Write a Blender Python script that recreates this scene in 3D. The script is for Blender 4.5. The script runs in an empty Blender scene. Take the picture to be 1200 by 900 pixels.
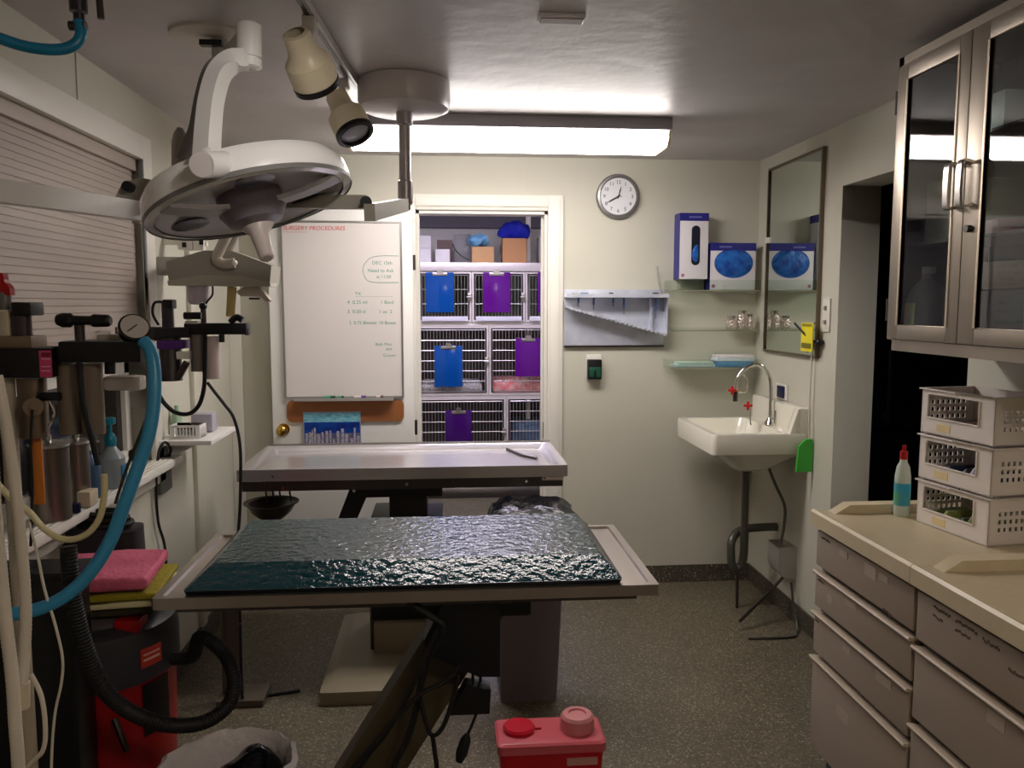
import bpy, bmesh, math, random
from math import pi, sin, cos, atan, tan, radians, sqrt
from mathutils import Vector, Matrix
random.seed(7)
C = bpy.context.scene.collection

# ------------------------------------------------------------------ camera
F = 945.0
PITCH = atan(93/F); YAW = atan(78/F*cos(PITCH)); H = 1.616
FV = Vector((sin(YAW)*cos(PITCH), cos(YAW)*cos(PITCH), -sin(PITCH)))
RV = Vector((cos(YAW), -sin(YAW), 0))
UV = Vector((sin(YAW)*sin(PITCH), cos(YAW)*sin(PITCH), cos(PITCH)))
cam = bpy.data.cameras.new('camera'); co = bpy.data.objects.new('camera', cam); C.objects.link(co)
cam.sensor_fit = 'HORIZONTAL'; cam.sensor_width = 36; cam.lens = F/1200*36; cam.clip_start = 0.02
m = Matrix.Identity(4)
for i in range(3):
    m[i][0] = RV[i]; m[i][1] = UV[i]; m[i][2] = -FV[i]
m[2][3] = H
co.matrix_world = m
bpy.context.scene.camera = co

def at(x, y, X=None, Y=None, Z=None):
    """point of the photograph carried to a real plane of the room"""
    d = FV + RV*((x-600)/F) + UV*((450-y)/F)
    t = X/d.x if X is not None else Y/d.y if Y is not None else (Z-H)/d.z
    return Vector((t*d.x, t*d.y, H+t*d.z))

# ------------------------------------------------------------------ materials
def lin(c):
    return tuple(((v/255)/12.92 if v/255 <= .04045 else (((v/255)+.055)/1.055)**2.4) for v in c)+(1,)
MATS = {}
def M(name, rgb, rough=.5, metal=0, bump=0, bscale=60, var=0, vscale=8, rgb2=None, trans=0, alpha=1, emit=0, coat=0, aniso=None, spec=.5, ior=1.45, vdetail=3):
    if name in MATS: return MATS[name]
    mt = bpy.data.materials.new(name); mt.use_nodes = True; nt = mt.node_tree; N = nt.nodes; L = nt.links
    b = N['Principled BSDF']
    b.inputs['Base Color'].default_value = lin(rgb); b.inputs['Roughness'].default_value = rough
    b.inputs['Metallic'].default_value = metal; b.inputs['Specular IOR Level'].default_value = spec; b.inputs['IOR'].default_value = ior
    if trans: b.inputs['Transmission Weight'].default_value = trans
    if alpha < 1: b.inputs['Alpha'].default_value = alpha
    if coat: b.inputs['Coat Weight'].default_value = coat; b.inputs['Coat Roughness'].default_value = .08
    if emit:
        b.inputs['Emission Color'].default_value = lin(rgb); b.inputs['Emission Strength'].default_value = emit
    tc = N.new('ShaderNodeTexCoord')
    if var or rgb2:
        n = N.new('ShaderNodeTexNoise'); n.inputs['Scale'].default_value = vscale; n.inputs['Detail'].default_value = vdetail
        mp = N.new('ShaderNodeMapping')
        if aniso: mp.inputs['Scale'].default_value = aniso
        L.new(tc.outputs['Object'], mp.inputs[0]); L.new(mp.outputs[0], n.inputs['Vector'])
        r = N.new('ShaderNodeValToRGB')
        c1 = lin(rgb); c2 = lin(rgb2) if rgb2 else tuple(max(0, v*(1-var)) for v in c1[:3])+(1,)
        r.color_ramp.elements[0].position = .35; r.color_ramp.elements[1].position = .65
        r.color_ramp.elements[0].color = c2; r.color_ramp.elements[1].color = c1
        L.new(n.outputs['Fac'], r.inputs[0]); L.new(r.outputs[0], b.inputs['Base Color'])
    if bump:
        n2 = N.new('ShaderNodeTexNoise'); n2.inputs['Scale'].default_value = bscale; n2.inputs['Detail'].default_value = 3
        mp2 = N.new('ShaderNodeMapping')
        if aniso: mp2.inputs['Scale'].default_value = aniso
        L.new(tc.outputs['Object'], mp2.inputs[0]); L.new(mp2.outputs[0], n2.inputs['Vector'])
        bp = N.new('ShaderNodeBump'); bp.inputs['Strength'].default_value = bump; bp.inputs['Distance'].default_value = .01
        L.new(n2.outputs['Fac'], bp.inputs['Height']); L.new(bp.outputs[0], b.inputs['Normal'])
    MATS[name] = mt
    return mt

def floor_mat(name, a, b_, c, scale=90):
    mt = bpy.data.materials.new(name); mt.use_nodes = True; nt = mt.node_tree; N = nt.nodes; L = nt.links
    b = N['Principled BSDF']; b.inputs['Roughness'].default_value = .42
    tc = N.new('ShaderNodeTexCoord')
    v = N.new('ShaderNodeTexVoronoi'); v.inputs['Scale'].default_value = scale
    L.new(tc.outputs['Object'], v.inputs['Vector'])
    s = N.new('ShaderNodeSeparateColor'); L.new(v.outputs['Color'], s.inputs[0])
    r = N.new('ShaderNodeValToRGB'); r.color_ramp.interpolation = 'CONSTANT'
    e = r.color_ramp.elements; e[0].position = 0; e[0].color = lin(a); e[1].position = .38; e[1].color = lin(b_)
    k = e.new(.78); k.color = lin(c); k = e.new(.94); k.color = lin((172, 164, 142))
    L.new(s.outputs[0], r.inputs[0])
    n = N.new('ShaderNodeTexNoise'); n.inputs['Scale'].default_value = 3; L.new(tc.outputs['Object'], n.inputs['Vector'])
    mx = N.new('ShaderNodeMix'); mx.data_type = 'RGBA'; mx.blend_type = 'MULTIPLY'; mx.inputs['Factor'].default_value = .35
    L.new(r.outputs[0], mx.inputs['A']); L.new(n.outputs['Fac'], mx.inputs['B']); L.new(mx.outputs['Result'], b.inputs['Base Color'])
    return mt

WALL = M('wall_paint', (204, 201, 186), .55, bump=.05, bscale=120, var=.04, vscale=2)
CEIL = M('ceiling_paint', (196, 190, 190), .42, bump=.35, bscale=9, var=.08, vscale=4)
FLOOR = floor_mat('speckled_flooring', (92, 84, 68), (112, 103, 84), (132, 122, 100), 190)
COVE = floor_mat('cove_flooring', (72, 67, 58), (86, 80, 68), (100, 93, 80), 190)
TRIMW = M('trim_paint', (228, 224, 215), .4)
WHITE = M('white_paint', (228, 226, 222), .35)
WHITEGL = M('white_gloss', (236, 234, 230), .18, coat=.5)
WHITEMET = M('white_enamel', (240, 238, 235), .25, coat=.6)
CANOPY = M('canopy_plastic', (190, 184, 184), .3)
GREYPL = M('grey_plastic', (120, 118, 116), .4)
LGREY = M('light_grey_plastic', (172, 168, 160), .4)
BEIGEGREY = M('beige_grey_plastic', (150, 146, 134), .4)
BEIGE = M('lamp_beige', (212, 200, 172), .35)
BLACK = M('black_plastic', (16, 16, 20), .35)
BLACKR = M('black_rubber', (18, 18, 20), .6)
BLACKBAG = M('black_bag', (10, 11, 18), .22, bump=.6, bscale=35)
STEEL = M('stainless_steel', (190, 187, 182), .28, 1, var=.08, vscale=14, aniso=(1, 12, 1))
STEELB = M('brushed_cabinet_steel', (158, 148, 136), .36, 1, var=.1, vscale=6, aniso=(1, 1, .15))
STEELD = M('dark_steel', (88, 84, 82), .35, 1)
CHROME = M('chrome', (210, 208, 205), .1, 1)
BRASS = M('brass', (200, 160, 80), .18, 1)
MIRROR = M('mirror_silver', (215, 222, 215), .015, 1)
def thin_glass(name, tint=(235, 242, 240), rough=.02, mixf=.1):
    """a thin pane: sees through, with a real Fresnel reflection"""
    mt = bpy.data.materials.new(name); mt.use_nodes = True; N = mt.node_tree.nodes; L = mt.node_tree.links
    N.remove(N['Principled BSDF']); o = N['Material Output']
    t = N.new('ShaderNodeBsdfTransparent'); t.inputs[0].default_value = lin(tint)
    g = N.new('ShaderNodeBsdfGlossy'); g.inputs['Roughness'].default_value = rough
    fr = N.new('ShaderNodeFresnel'); fr.inputs['IOR'].default_value = 1.6
    ge = N.new('ShaderNodeNewGeometry'); inv = N.new('ShaderNodeMath'); inv.operation = 'SUBTRACT'; inv.inputs[0].default_value = 1
    L.new(ge.outputs['Backfacing'], inv.inputs[1]); mu = N.new('ShaderNodeMath'); mu.operation = 'MULTIPLY'
    L.new(fr.outputs[0], mu.inputs[0]); L.new(inv.outputs[0], mu.inputs[1])
    mx = N.new('ShaderNodeMixShader'); L.new(mu.outputs[0], mx.inputs[0]); L.new(t.outputs[0], mx.inputs[1]); L.new(g.outputs[0], mx.inputs[2])
    L.new(mx.outputs[0], o.inputs[0]); return mt
GLASS = thin_glass('window_glass')
ACRYL = thin_glass('clear_acrylic', (246, 250, 247))
DKGLASS = M('dark_pane', (30, 26, 24), .08)
PORC = M('porcelain', (238, 234, 220), .12, coat=.6)
LAMIN = M('counter_laminate', (206, 192, 160), .35, var=.05, vscale=30)
DRAWER = M('drawer_laminate', (158, 143, 128), .38)
TEAL = M('teal_vinyl', (3, 56, 66), .10, bump=.6, bscale=42)
TEALD = M('teal_vinyl_base', (6, 18, 24), .4)
PURPLE = M('purple_acrylic', (92, 14, 128), .14)
BLUE = M('blue_acrylic', (0, 70, 150), .14)
NAVY = M('navy_print', (38, 38, 130), .4)
CARDW = M('white_card', (226, 222, 226), .5)
GLOVE = M('blue_glove', (34, 110, 200), .45, bump=.7, bscale=30, rgb2=(14, 62, 148), vscale=22)
CARTON = M('brown_carton', (190, 140, 96), .7)
CARTOND = M('tan_carton', (204, 160, 112), .7)
PEG = M('brown_board', (150, 92, 50), .55, bump=.1, bscale=200)
REDPL = M('red_plastic', (170, 14, 22), .3)
PINKPL = M('pink_translucent_plastic', (206, 92, 102), .35)
PINK = M('pink_cloth', (214, 104, 130), .8, bump=.5, bscale=60, rgb2=(192, 84, 110), vscale=10)
OLIVE = M('olive_cloth', (150, 138, 24), .8, bump=.5, bscale=80)
CREAM = M('cream_cloth', (222, 212, 168), .8)
HOSEB = M('blue_hose_rubber', (58, 146, 190), .3)
HOSEW = M('white_hose_plastic', (214, 206, 190), .4)
HOSEY = M('yellowed_tube', (206, 196, 150), .35)
AMBER = M('amber_plastic', (190, 110, 30), .3)
VACRED = M('vacuum_red', (150, 8, 12), .35)
VACGREY = M('vacuum_dark_grey', (54, 52, 58), .4)
PEDEST = M('pedestal_paint', (150, 140, 118), .35)
PEDESTD = M('pedestal_dark', (74, 66, 48), .4)
BINGREY = M('grey_bin', (120, 120, 126), .4)
ROYAL = M('royal_blue_cloth', (14, 30, 170), .7, bump=.6, bscale=30)
LBLUE = M('pale_blue_wrap', (120, 180, 226), .4, bump=.6, bscale=40)
MAGENT = M('magenta_label', (200, 66, 116), .4)
VIOLET = M('violet_label', (88, 40, 130), .4)
TEALPL = M('teal_plastic', (10, 126, 150), .35)
YELLOW = M('yellow_tag', (236, 220, 40), .5)
GREENPL = M('green_plastic', (70, 190, 66), .35)
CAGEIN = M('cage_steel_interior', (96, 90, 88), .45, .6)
CAGEBAR = M('cage_bars', (196, 190, 192), .3, .8)
CAGEFR = M('cage_frame', (222, 214, 214), .35, .3)
BLIND = M('blind_slats', (176, 162, 152), .5)
FRIDGE = M('black_appliance', (18, 19, 24), .25)
LABELW = M('pale_sticker', (176, 162, 146), .5)
INKR = M('red_ink', (200, 70, 70), .6); INKG = M('green_ink', (70, 140, 118), .6); INKK = M('dark_ink', (50, 46, 44), .6)
BOARD = M('whiteboard_surface', (216, 210, 206), .28, coat=.3)
LIGHTM = M('light_diffuser', (255, 247, 242), .5, emit=16)
LIGHTC = M('kennel_light_diffuser', (240, 232, 255), .5, emit=24)
DKIN = M('dark_interior', (40, 36, 36), .6)
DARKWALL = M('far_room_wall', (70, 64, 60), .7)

# ------------------------------------------------------------------ mesh building
class MB:
    def __init__(s): s.bm = bmesh.new(); s.mi = 0
    def _tag(s, fs):
        for f in fs: f.material_index = s.mi
    def box(s, x0, x1, y0, y1, z0, z1, bev=0, rot=None, seg=2):
        n0 = set(s.bm.faces) if True else None
        r = bmesh.ops.create_cube(s.bm, size=1)
        vs = r['verts']
        c = Vector(((x0+x1)/2, (y0+y1)/2, (z0+z1)/2)); d = (abs(x1-x0), abs(y1-y0), abs(z1-z0))
        for v in vs: v.co = Vector((v.co.x*d[0], v.co.y*d[1], v.co.z*d[2]))
        if bev:
            es = {e for v in vs for e in v.link_edges}
            bv = min(bev, min(d)*.49)
            r2 = bmesh.ops.bevel(s.bm, geom=list(es), offset=bv, segments=seg, affect='EDGES', profile=.6)
            vs = list({v for f in s.bm.faces if f not in n0 for v in f.verts})
        if rot is not None:
            for v in vs: v.co = rot @ v.co
        for v in vs: v.co += c
        s._tag([f for f in s.bm.faces if f not in n0]); return s
    def cyl(s, p0, p1, r0, r1=None, seg=24, cap=True):
        r1 = r0 if r1 is None else r1
        return s.lathe([(r0, 0), (r1, 1)], p0, p1, seg, cap)
    def lathe(s, prof, p0, p1, seg=32, cap=True, absz=False):
        """prof: (radius, fraction along p0->p1 [or metres if absz])"""
        p0 = Vector(p0); p1 = Vector(p1); a = (p1-p0); ln = a.length; a.normalize()
        q = a.to_track_quat('Z', 'Y'); rings = []; fs = []
        for r, t in prof:
            zz = t if absz else t*ln
            if r < 1e-6: rings.append([s.bm.verts.new(p0 + q @ Vector((0, 0, zz)))]); continue
            rings.append([s.bm.verts.new(p0 + q @ Vector((r*cos(2*pi*k/seg), r*sin(2*pi*k/seg), zz))) for k in range(seg)])
        for A, B in zip(rings, rings[1:]):
            for k in range(seg):
                k2 = (k+1) % seg
                if len(A) == 1 and len(B) == 1: continue
                if len(A) == 1: fs.append(s.bm.faces.new((A[0], B[k2], B[k])))
                elif len(B) == 1: fs.append(s.bm.faces.new((A[k], A[k2], B[0])))
                else: fs.append(s.bm.faces.new((A[k], A[k2], B[k2], B[k])))
        if cap:
            if len(rings[0]) > 1: fs.append(s.bm.faces.new(rings[0][::-1]))
            if len(rings[-1]) > 1: fs.append(s.bm.faces.new(rings[-1]))
        s._tag(fs); return s
    def tube(s, pts, r, seg=12, sub=6, smooth=True, flat=None, cap=True, rib=0, closed=False):
        """swept tube through points; flat=(w,t,up) sweeps a rectangle; rib adds corrugation"""
        P = [Vector(p) for p in pts]
        if smooth and len(P) > 2:
            Q = []; n = len(P)
            for i in range(n-1 if not closed else n):
                if closed: a, b, c, d = P[(i-1) % n], P[i], P[(i+1) % n], P[(i+2) % n]
                else: a = P[max(i-1, 0)]; b = P[i]; c = P[i+1]; d = P[min(i+2, n-1)]
                for k in range(sub):
                    t = k/sub
                    Q.append(.5*((2*b)+(-a+c)*t+(2*a-5*b+4*c-d)*t*t+(-a+3*b-3*c+d)*t*t*t))
            if not closed: Q.append(P[-1])
            P = Q
        if rib:
            Q = [P[0]]; step = rib
            for a, b in zip(P, P[1:]):
                L_ = (b-a).length; k = max(1, int(L_/step))
                for j in range(1, k+1): Q.append(a+(b-a)*j/k)
            P = Q
        rings = []; fs = []; nrm = None
        for i, p in enumerate(P):
            if closed: t = (P[(i+1) % len(P)]-P[i-1]).normalized()
            else: t = (P[min(i+1, len(P)-1)]-P[max(i-1, 0)]).normalized()
            if flat:
                side = t.cross(Vector(flat[2])).normalized(); up = side.cross(t).normalized()
                w, h = flat[0]/2, flat[1]/2
                rings.append([s.bm.verts.new(p+side*a_*w+up*b_*h) for a_, b_ in ((-1, -1), (1, -1), (1, 1), (-1, 1))]); continue
            if nrm is None:
                nrm = t.orthogonal().normalized()
            nrm = (nrm - t*nrm.dot(t)).normalized(); bi = t.cross(nrm)
            rr = r if not callable(r) else r(i/(len(P)-1))
            if rib: rr *= (1.0 if i % 2 else .93)
            rings.append([s.bm.verts.new(p+nrm*rr*cos(2*pi*k/seg)+bi*rr*sin(2*pi*k/seg)) for k in range(seg)])
        pr_ = list(zip(rings, rings[1:]))
        if closed: pr_.append((rings[-1], rings[0]))
        for A, B in pr_:
            n = len(A)
            for k in range(n): fs.append(s.bm.faces.new((A[k], A[(k+1) % n], B[(k+1) % n], B[k])))
        if cap and not closed: fs += [s.bm.faces.new(rings[0][::-1]), s.bm.faces.new(rings[-1])]
        s._tag(fs); return s
    def sphere(s, c, r, sc=(1, 1, 1), seg=20):
        n0 = set(s.bm.faces)
        R = bmesh.ops.create_uvsphere(s.bm, u_segments=seg, v_segments=seg//2, radius=1)
        for v in R['verts']: v.co = Vector(c)+Vector((v.co.x*r*sc[0], v.co.y*r*sc[1], v.co.z*r*sc[2]))
        s._tag([f for f in s.bm.faces if f not in n0]); return s
    def prism(s, poly, d):
        """poly: list of 3-D points (planar), extruded by vector d"""
        d = Vector(d); A = [s.bm.verts.new(Vector(p)) for p in poly]; B = [s.bm.verts.new(Vector(p)+d) for p in poly]
        n = len(A); fs = [s.bm.faces.new(A[::-1]), s.bm.faces.new(B)]
        for k in range(n): fs.append(s.bm.faces.new((A[k], A[(k+1) % n], B[(k+1) % n], B[k])))
        s._tag(fs); return s
    def loft(s, loops, cap=True):
        V = [[s.bm.verts.new(Vector(p)) for p in lp] for lp in loops]; fs = []
        for A, B in zip(V, V[1:]):
            n = len(A)
            for k in range(n): fs.append(s.bm.faces.new((A[k], A[(k+1) % n], B[(k+1) % n], B[k])))
        if cap: fs += [s.bm.faces.new(V[0][::-1]), s.bm.faces.new(V[-1])]
        s._tag(fs); return s
    def jitter(s, a, freq=9):
        for v in s.bm.verts:
            p = v.co*freq
            v.co += Vector((sin(p.y*3.1+p.z*2.3), sin(p.x*2.7+p.z*3.3), sin(p.x*3.7+p.y*2.9)))*a
        return s
    def build(s, name, mats, parent=None, sharp=32):
        bmesh.ops.remove_doubles(s.bm, verts=s.bm.verts, dist=1e-6)
        bmesh.ops.recalc_face_normals(s.bm, faces=s.bm.faces)
        for f in s.bm.faces: f.smooth = True
        for e in s.bm.edges:
            if len(e.link_faces) == 2 and e.calc_face_angle(0) > radians(sharp): e.smooth = False
        me = bpy.data.meshes.new(name); o = bpy.data.objects.new(name, me); C.objects.link(o)
        if parent is not None:
            off = parent.get('_off'); off = Vector(off) if off else Vector(parent.location)
            root = parent
            o.parent = parent
            base = Vector((0, 0, 0)); q = parent
            while q is not None: base += q.location; q = q.parent
        else:
            vs = [v.co for v in s.bm.verts]
            base = Vector(((min(v.x for v in vs)+max(v.x for v in vs))/2, (min(v.y for v in vs)+max(v.y for v in vs))/2, min(v.z for v in vs)))
            o.location = base
        bmesh.ops.translate(s.bm, verts=s.bm.verts, vec=-base)
        s.bm.to_mesh(me); s.bm.free()
        for mt in (mats if isinstance(mats, (list, tuple)) else [mats]): me.materials.append(mt)
        return o

def tag(o, label=None, cat=None, group=None, kind=None):
    if label: o['label'] = label
    if cat: o['category'] = cat
    if group: o['group'] = group
    if kind: o['kind'] = kind
    return o
def thing(name, loc, label, cat, group=None, kind=None):
    o = bpy.data.objects.new(name, None); C.objects.link(o); o.location = loc; o.empty_display_size = .05
    return tag(o, label, cat, group, kind)
def struct(name, mb, mat, parent=None):
    o = mb.build(name, mat, parent)
    if parent is None: o['kind'] = 'structure'
    return o
def B(*a, **k): return MB().box(*a, **k)
def Cy(*a, **k): return MB().cyl(*a, **k)
def copy_thing(o, loc, label, group=None):
    c = o.copy(); C.objects.link(c); c.location = loc; c['label'] = label
    if group: c['group'] = group
    for ch in list(o.children):
        d = ch.copy(); C.objects.link(d); d.parent = c
        for g in ch.children:
            e = g.copy(); C.objects.link(e); e.parent = d
    return c
def text(name, s, size, loc, parent, mat, rot=(pi/2, 0, 0), align='LEFT', slant=0, depth=.0006):
    cu = bpy.data.curves.new(name, 'FONT'); cu.body = s; cu.size = size; cu.align_x = align; cu.shear = slant; cu.extrude = depth
    o = bpy.data.objects.new(name, cu); C.objects.link(o)
    dg = bpy.context.evaluated_depsgraph_get(); me = bpy.data.meshes.new_from_object(o.evaluated_get(dg))
    bpy.data.objects.remove(o)
    R = Matrix.Translation(Vector(loc)-Vector(parent.location) if parent.parent is None else Vector(loc)-Vector(parent.location)-Vector(parent.parent.location)) @ (Matrix.Rotation(rot[2], 4, 'Z') @ Matrix.Rotation(rot[0], 4, 'X'))
    me.transform(R); me.materials.clear(); me.materials.append(mat)
    n = bpy.data.objects.new(name, me); C.objects.link(n); n.parent = parent
    return n

# ------------------------------------------------------------------ room
XL, XR, YB, ZC = -1.17, 1.77, 4.50, 2.42
YN = -1.9
T = .12
struct('floor', MB().box(-2.4, 4.2, YN-.2, 7.6, -.1, 0), FLOOR)
struct('ceiling', MB().box(XL-T, XR+.18, YN-.1, YB+T, ZC, ZC+.1), CEIL)
# left wall with window hole
WY0, WY1, WZ0, WZ1 = 1.2, 3.27, 1.0, 2.17
mb = MB().box(XL-T, XL, YN, WY0, 0, ZC).box(XL-T, XL, WY1, YB+T, 0, ZC).box(XL-T, XL, WY0, WY1, 0, WZ0-.03).box(XL-T, XL, WY0, WY1, WZ1, ZC)
mb.box(XL, XL+.004, 2.762, 2.768, WZ1+.1, ZC)
struct('wall_left', mb, WALL)
# back wall with doorway
DX0, DX1, DZ = -.158, .568, 2.13
mb = MB().box(XL, DX0, YB, YB+T, 0, ZC).box(DX1, XR, YB, YB+T, 0, ZC).box(DX0, DX1, YB, YB+T, DZ, ZC).box(.452, .458, YB-.003, YB, 2.24, ZC)
struct('wall_back', mb, WALL)
# right wall with opening
OY0, OY1, OZ = 2.60, 3.53, 2.143
mb = MB().box(XR, XR+.18, YN, OY0, 0, ZC).box(XR, XR+.18, OY1, YB+T, 0, ZC).box(XR, XR+.18, OY0, OY1, OZ, ZC)
struct('wall_right', mb, WALL)
struct('wall_near', MB().box(XL-T, XR+.18, YN-T, YN, 0, ZC), WALL)
# coved base
struct('baseboard_back', MB().prism([(DX1+.095, YB-.004, 0), (DX1+.095, YB-.012, .0), (DX1+.095, YB-.006, .1), (DX1+.095, YB, .1), (DX1+.095, YB, 0)], (XR-DX1-.095, 0, 0)), COVE)
struct('baseboard_right', MB().box(XR-.008, XR, OY1, YB-.012, 0, .1), COVE)
struct('baseboard_left', MB().box(XL, XL+.008, YN, YB, 0, .1), COVE)
# corner moulding, batten on left wall
struct('trim_1', MB().box(XL, XL+.065, YB-.02, YB, 0.1, 2.1, bev=.004), TRIMW)
struct('trim_2', MB().box(XL, XL+.022, 3.78, 3.85, .1, 2.0, bev=.004), WALL)
# doorway casing + jambs
mb = MB()
for (x0, x1) in ((DX1, DX1+.085), (DX0-.085, DX0)):
    mb.box(x0, x1, YB-.018, YB, 0, DZ+.085, bev=.004)
    mb.box(x0+.012, x1-.02, YB-.026, YB-.018, 0, DZ+.06, bev=.003)
mb.box(DX0, DX1, YB-.018, YB, DZ, DZ+.085, bev=.004).box(DX0, DX1, YB-.026, YB-.018, DZ+.02, DZ+.065, bev=.003)
struct('trim_3', mb, TRIMW)
mb = MB().box(DX1-.018, DX1, YB, YB+T, 0, DZ).box(DX0, DX0+.018, YB, YB+T, 0, DZ).box(DX0, DX1, YB, YB+T, DZ-.018, DZ)
mb.box(DX1-.03, DX1-.018, YB+.05, YB+.07, 0, DZ-.02)
jamb = struct('trim_4', mb, TRIMW)
MB().box(DX1-.021, DX1-.016, YB+.012, YB+.03, .86, .95).build('strike_plate', STEELD, jamb)

# window: casing, sill, recess, sashes, panes, blind
win = thing('window_1', (XL, (WY0+WY1)/2, WZ0), None, None, kind='structure')
mb = MB()
mb.box(XL, XL+.02, WY1, WY1+.09, WZ0-.02, WZ1+.09, bev=.004).box(XL, XL+.02, WY0-.09, WY0, WZ0-.02, WZ1+.09, bev=.004)
mb.box(XL, XL+.02, WY0, WY1, WZ1, WZ1+.09, bev=.004)
mb.build('window_casing', TRIMW, win)
mb = MB().box(XL-.085, XL+.085, WY0-.12, WY1+.12, WZ0-.03, WZ0, bev=.006).box(XL, XL+.02, WY0-.1, WY1+.1, WZ0-.1, WZ0-.03, bev=.003)
for k in range(4): mb.box(XL+.012+.018*k, XL+.02+.018*k, WY0, WY1, WZ0, WZ0+.003)
mb.build('window_sill', TRIMW, win)
mb = MB()
for (z0, z1) in ((WZ0, WZ0+.05), (1.35, 1.41), (WZ1-.05, WZ1)): mb.box(XL-.10, XL-.07, WY0, WY1, z0, z1, bev=.003)
for y in (WY0, 2.235, WY1-.05): mb.box(XL-.10, XL-.07, y, y+.05, WZ0, WZ1, bev=.003)
mb.build('window_sash', TRIMW, win)
B(XL-.095, XL-.088, WY0, WY1, WZ0, WZ1).build('window_pane', DKGLASS, win)
bl = thing('venetian_blind', (XL-.05, 2.23, 1.42), 'closed beige venetian blind covering the left wall window', 'blind')
B(XL-.042, XL-.008, WY0+.01, WY1-.004, WZ1-.045, WZ1, bev=.003).build('headrail', BLIND, bl)
mb = MB(); z = WZ1-.05
Rr = Matrix.Rotation(radians(82), 3, 'Y')
while z > 1.45:
    mb.box(XL-.038, XL-.012, WY0+.012, WY1-.005, z-.0008, z+.0008, rot=Rr); z -= .0225
mb.build('slats', BLIND, bl)
B(XL-.036, XL-.014, WY0+.012, WY1-.005, 1.42, 1.438, bev=.003).build('bottom_rail', BLIND, bl)

# ------------------------------------------------------------------ kennel room beyond the doorway
struct('wall_kennel_back', B(-2.4, 2.0, 7.4, 7.5, 0, 2.5), WHITE)
struct('wall_kennel_left', B(-2.4, -2.3, YB+T, 7.4, 0, 2.5), WHITE)
struct('wall_kennel_right', B(1.6, 1.7, YB+T, 7.4, 0, 2.5), WHITE)
struct('ceiling_kennel', B(-2.4, 1.7, YB+T, 7.5, 2.42, 2.52), WHITE)
struct('wall_kennel_front', MB().box(-2.4, XL-T, YB+T-.1, YB+T, 0, ZC), WHITE)
struct('trim_5', B(-1.6, 1.6, 7.30, 7.4, 2.30, 2.42), M('kennel_soffit', (120, 116, 130), .6))
# tall post at the right of the kennel room
struct('trim_6', Cy((.70, 6.85, 0), (.70, 6.85, 2.42), .022), TRIMW)

CY = 6.62; CYB = 7.25
def cage(x0, x1, z0, z1, label, hinge=1, clear=False):
    t = thing('kennel_cage', ((x0+x1)/2, CYB, z0), label, 'cage', 'stainless kennel cages stacked beyond the doorway')
    w = .016
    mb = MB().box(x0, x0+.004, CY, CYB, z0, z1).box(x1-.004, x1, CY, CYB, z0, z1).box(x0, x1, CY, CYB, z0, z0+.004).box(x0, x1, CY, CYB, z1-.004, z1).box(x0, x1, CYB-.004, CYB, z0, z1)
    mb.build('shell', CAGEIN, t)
    mb = MB().box(x0, x0+w, CY-.012, CY, z0, z1).box(x1-w, x1, CY-.012, CY, z0, z1).box(x0+w, x1-w, CY-.012, CY, z1-w, z1).box(x0+w, x1-w, CY-.012, CY, z0, z0+w*1.3)
    mb.build('frame', CAGEFR, t)
    mb = MB(); a0, a1, b0, b1 = x0+.03, x1-.03, z0+.035, z1-.03
    mb.tube([(a0, CY-.022, b0), (a1, CY-.022, b0), (a1, CY-.022, b1), (a0, CY-.022, b1)], .006, seg=8, smooth=False, closed=True)
    n = int((a1-a0)/.026)
    for k in range(1, n): mb.cyl((a0+(a1-a0)*k/n, CY-.022, b0), (a0+(a1-a0)*k/n, CY-.022, b1), .0024, seg=6)
    n = 3 if clear else max(2, int((b1-b0)/.072))
    for k in range(1, n): mb.cyl((a0, CY-.027, b0+(b1-b0)*k/n), (a1, CY-.027, b0+(b1-b0)*k/n), .0042, seg=8)
    mb.build('door', CAGEBAR, t)
    hx = x1-.012
    MB().box(hx-.02, hx+.012, CY-.04, CY-.012, (z0+z1)/2-.03, (z0+z1)/2+.03, bev=.004).cyl((hx-.03, CY-.045, (z0+z1)/2), (hx+.01, CY-.045, (z0+z1)/2), .006, seg=8).build('latch', STEEL, t)
    if clear:
        B(a0+.005, a1-.005, CY-.036, CY-.033, b0, b1).build('clear_panel', ACRYL, t)
        B(a0, a1, CY-.045, CY-.036, z0+.012, z0+.05, bev=.003).build('door_tray', M('tray_clear', (214, 212, 226), .3), t)
    return t
rows = [(1.471, 1.883, [(-.222, .214), (.214, .652), (.652, 1.09)], True), (.872, 1.440, [(-.62, -.26), (-.26, .352), (.352, 1.0)], False), (.285, .852, [(-1.0, -.36), (-.36, .494), (.494, 1.05)], False)]
names = {(0, 0): 'small top row kennel cage with a blue clipboard on its clear door', (0, 1): 'small top row kennel cage with a purple clipboard on its clear door',
         (0, 2): 'small top row kennel cage cut off by the right side of the doorway', (1, 1): 'middle row kennel cage with a blue clipboard on its barred door',
         (1, 2): 'middle row kennel cage with a purple clipboard and pink bedding', (2, 1): 'bottom row kennel cage with a dark purple clipboard', (2, 2): 'bottom row kennel cage at right with blue grey bedding and no clipboard'}
for r_, (z0, z1, xs, clr) in enumerate(rows):
    for c_, (x0, x1) in enumerate(xs):
        if (r_, c_) in names: cage(x0+.002, x1-.002, z0, z1, names[(r_, c_)], clear=clr)
tag(B(-1.0, 1.09, CY-.03, CYB, 1.886, 1.955, bev=.004).build('cage_top_shelf', CAGEFR), 'white top deck over the kennel cages, boxes standing on it', 'shelf')
tag(MB().box(-1.0, 1.09, CY-.005, CYB, 1.442, 1.469).build('cage_divider_rail', CAGEFR), 'long white rail between the top and middle cage rows', 'rail')
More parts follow.
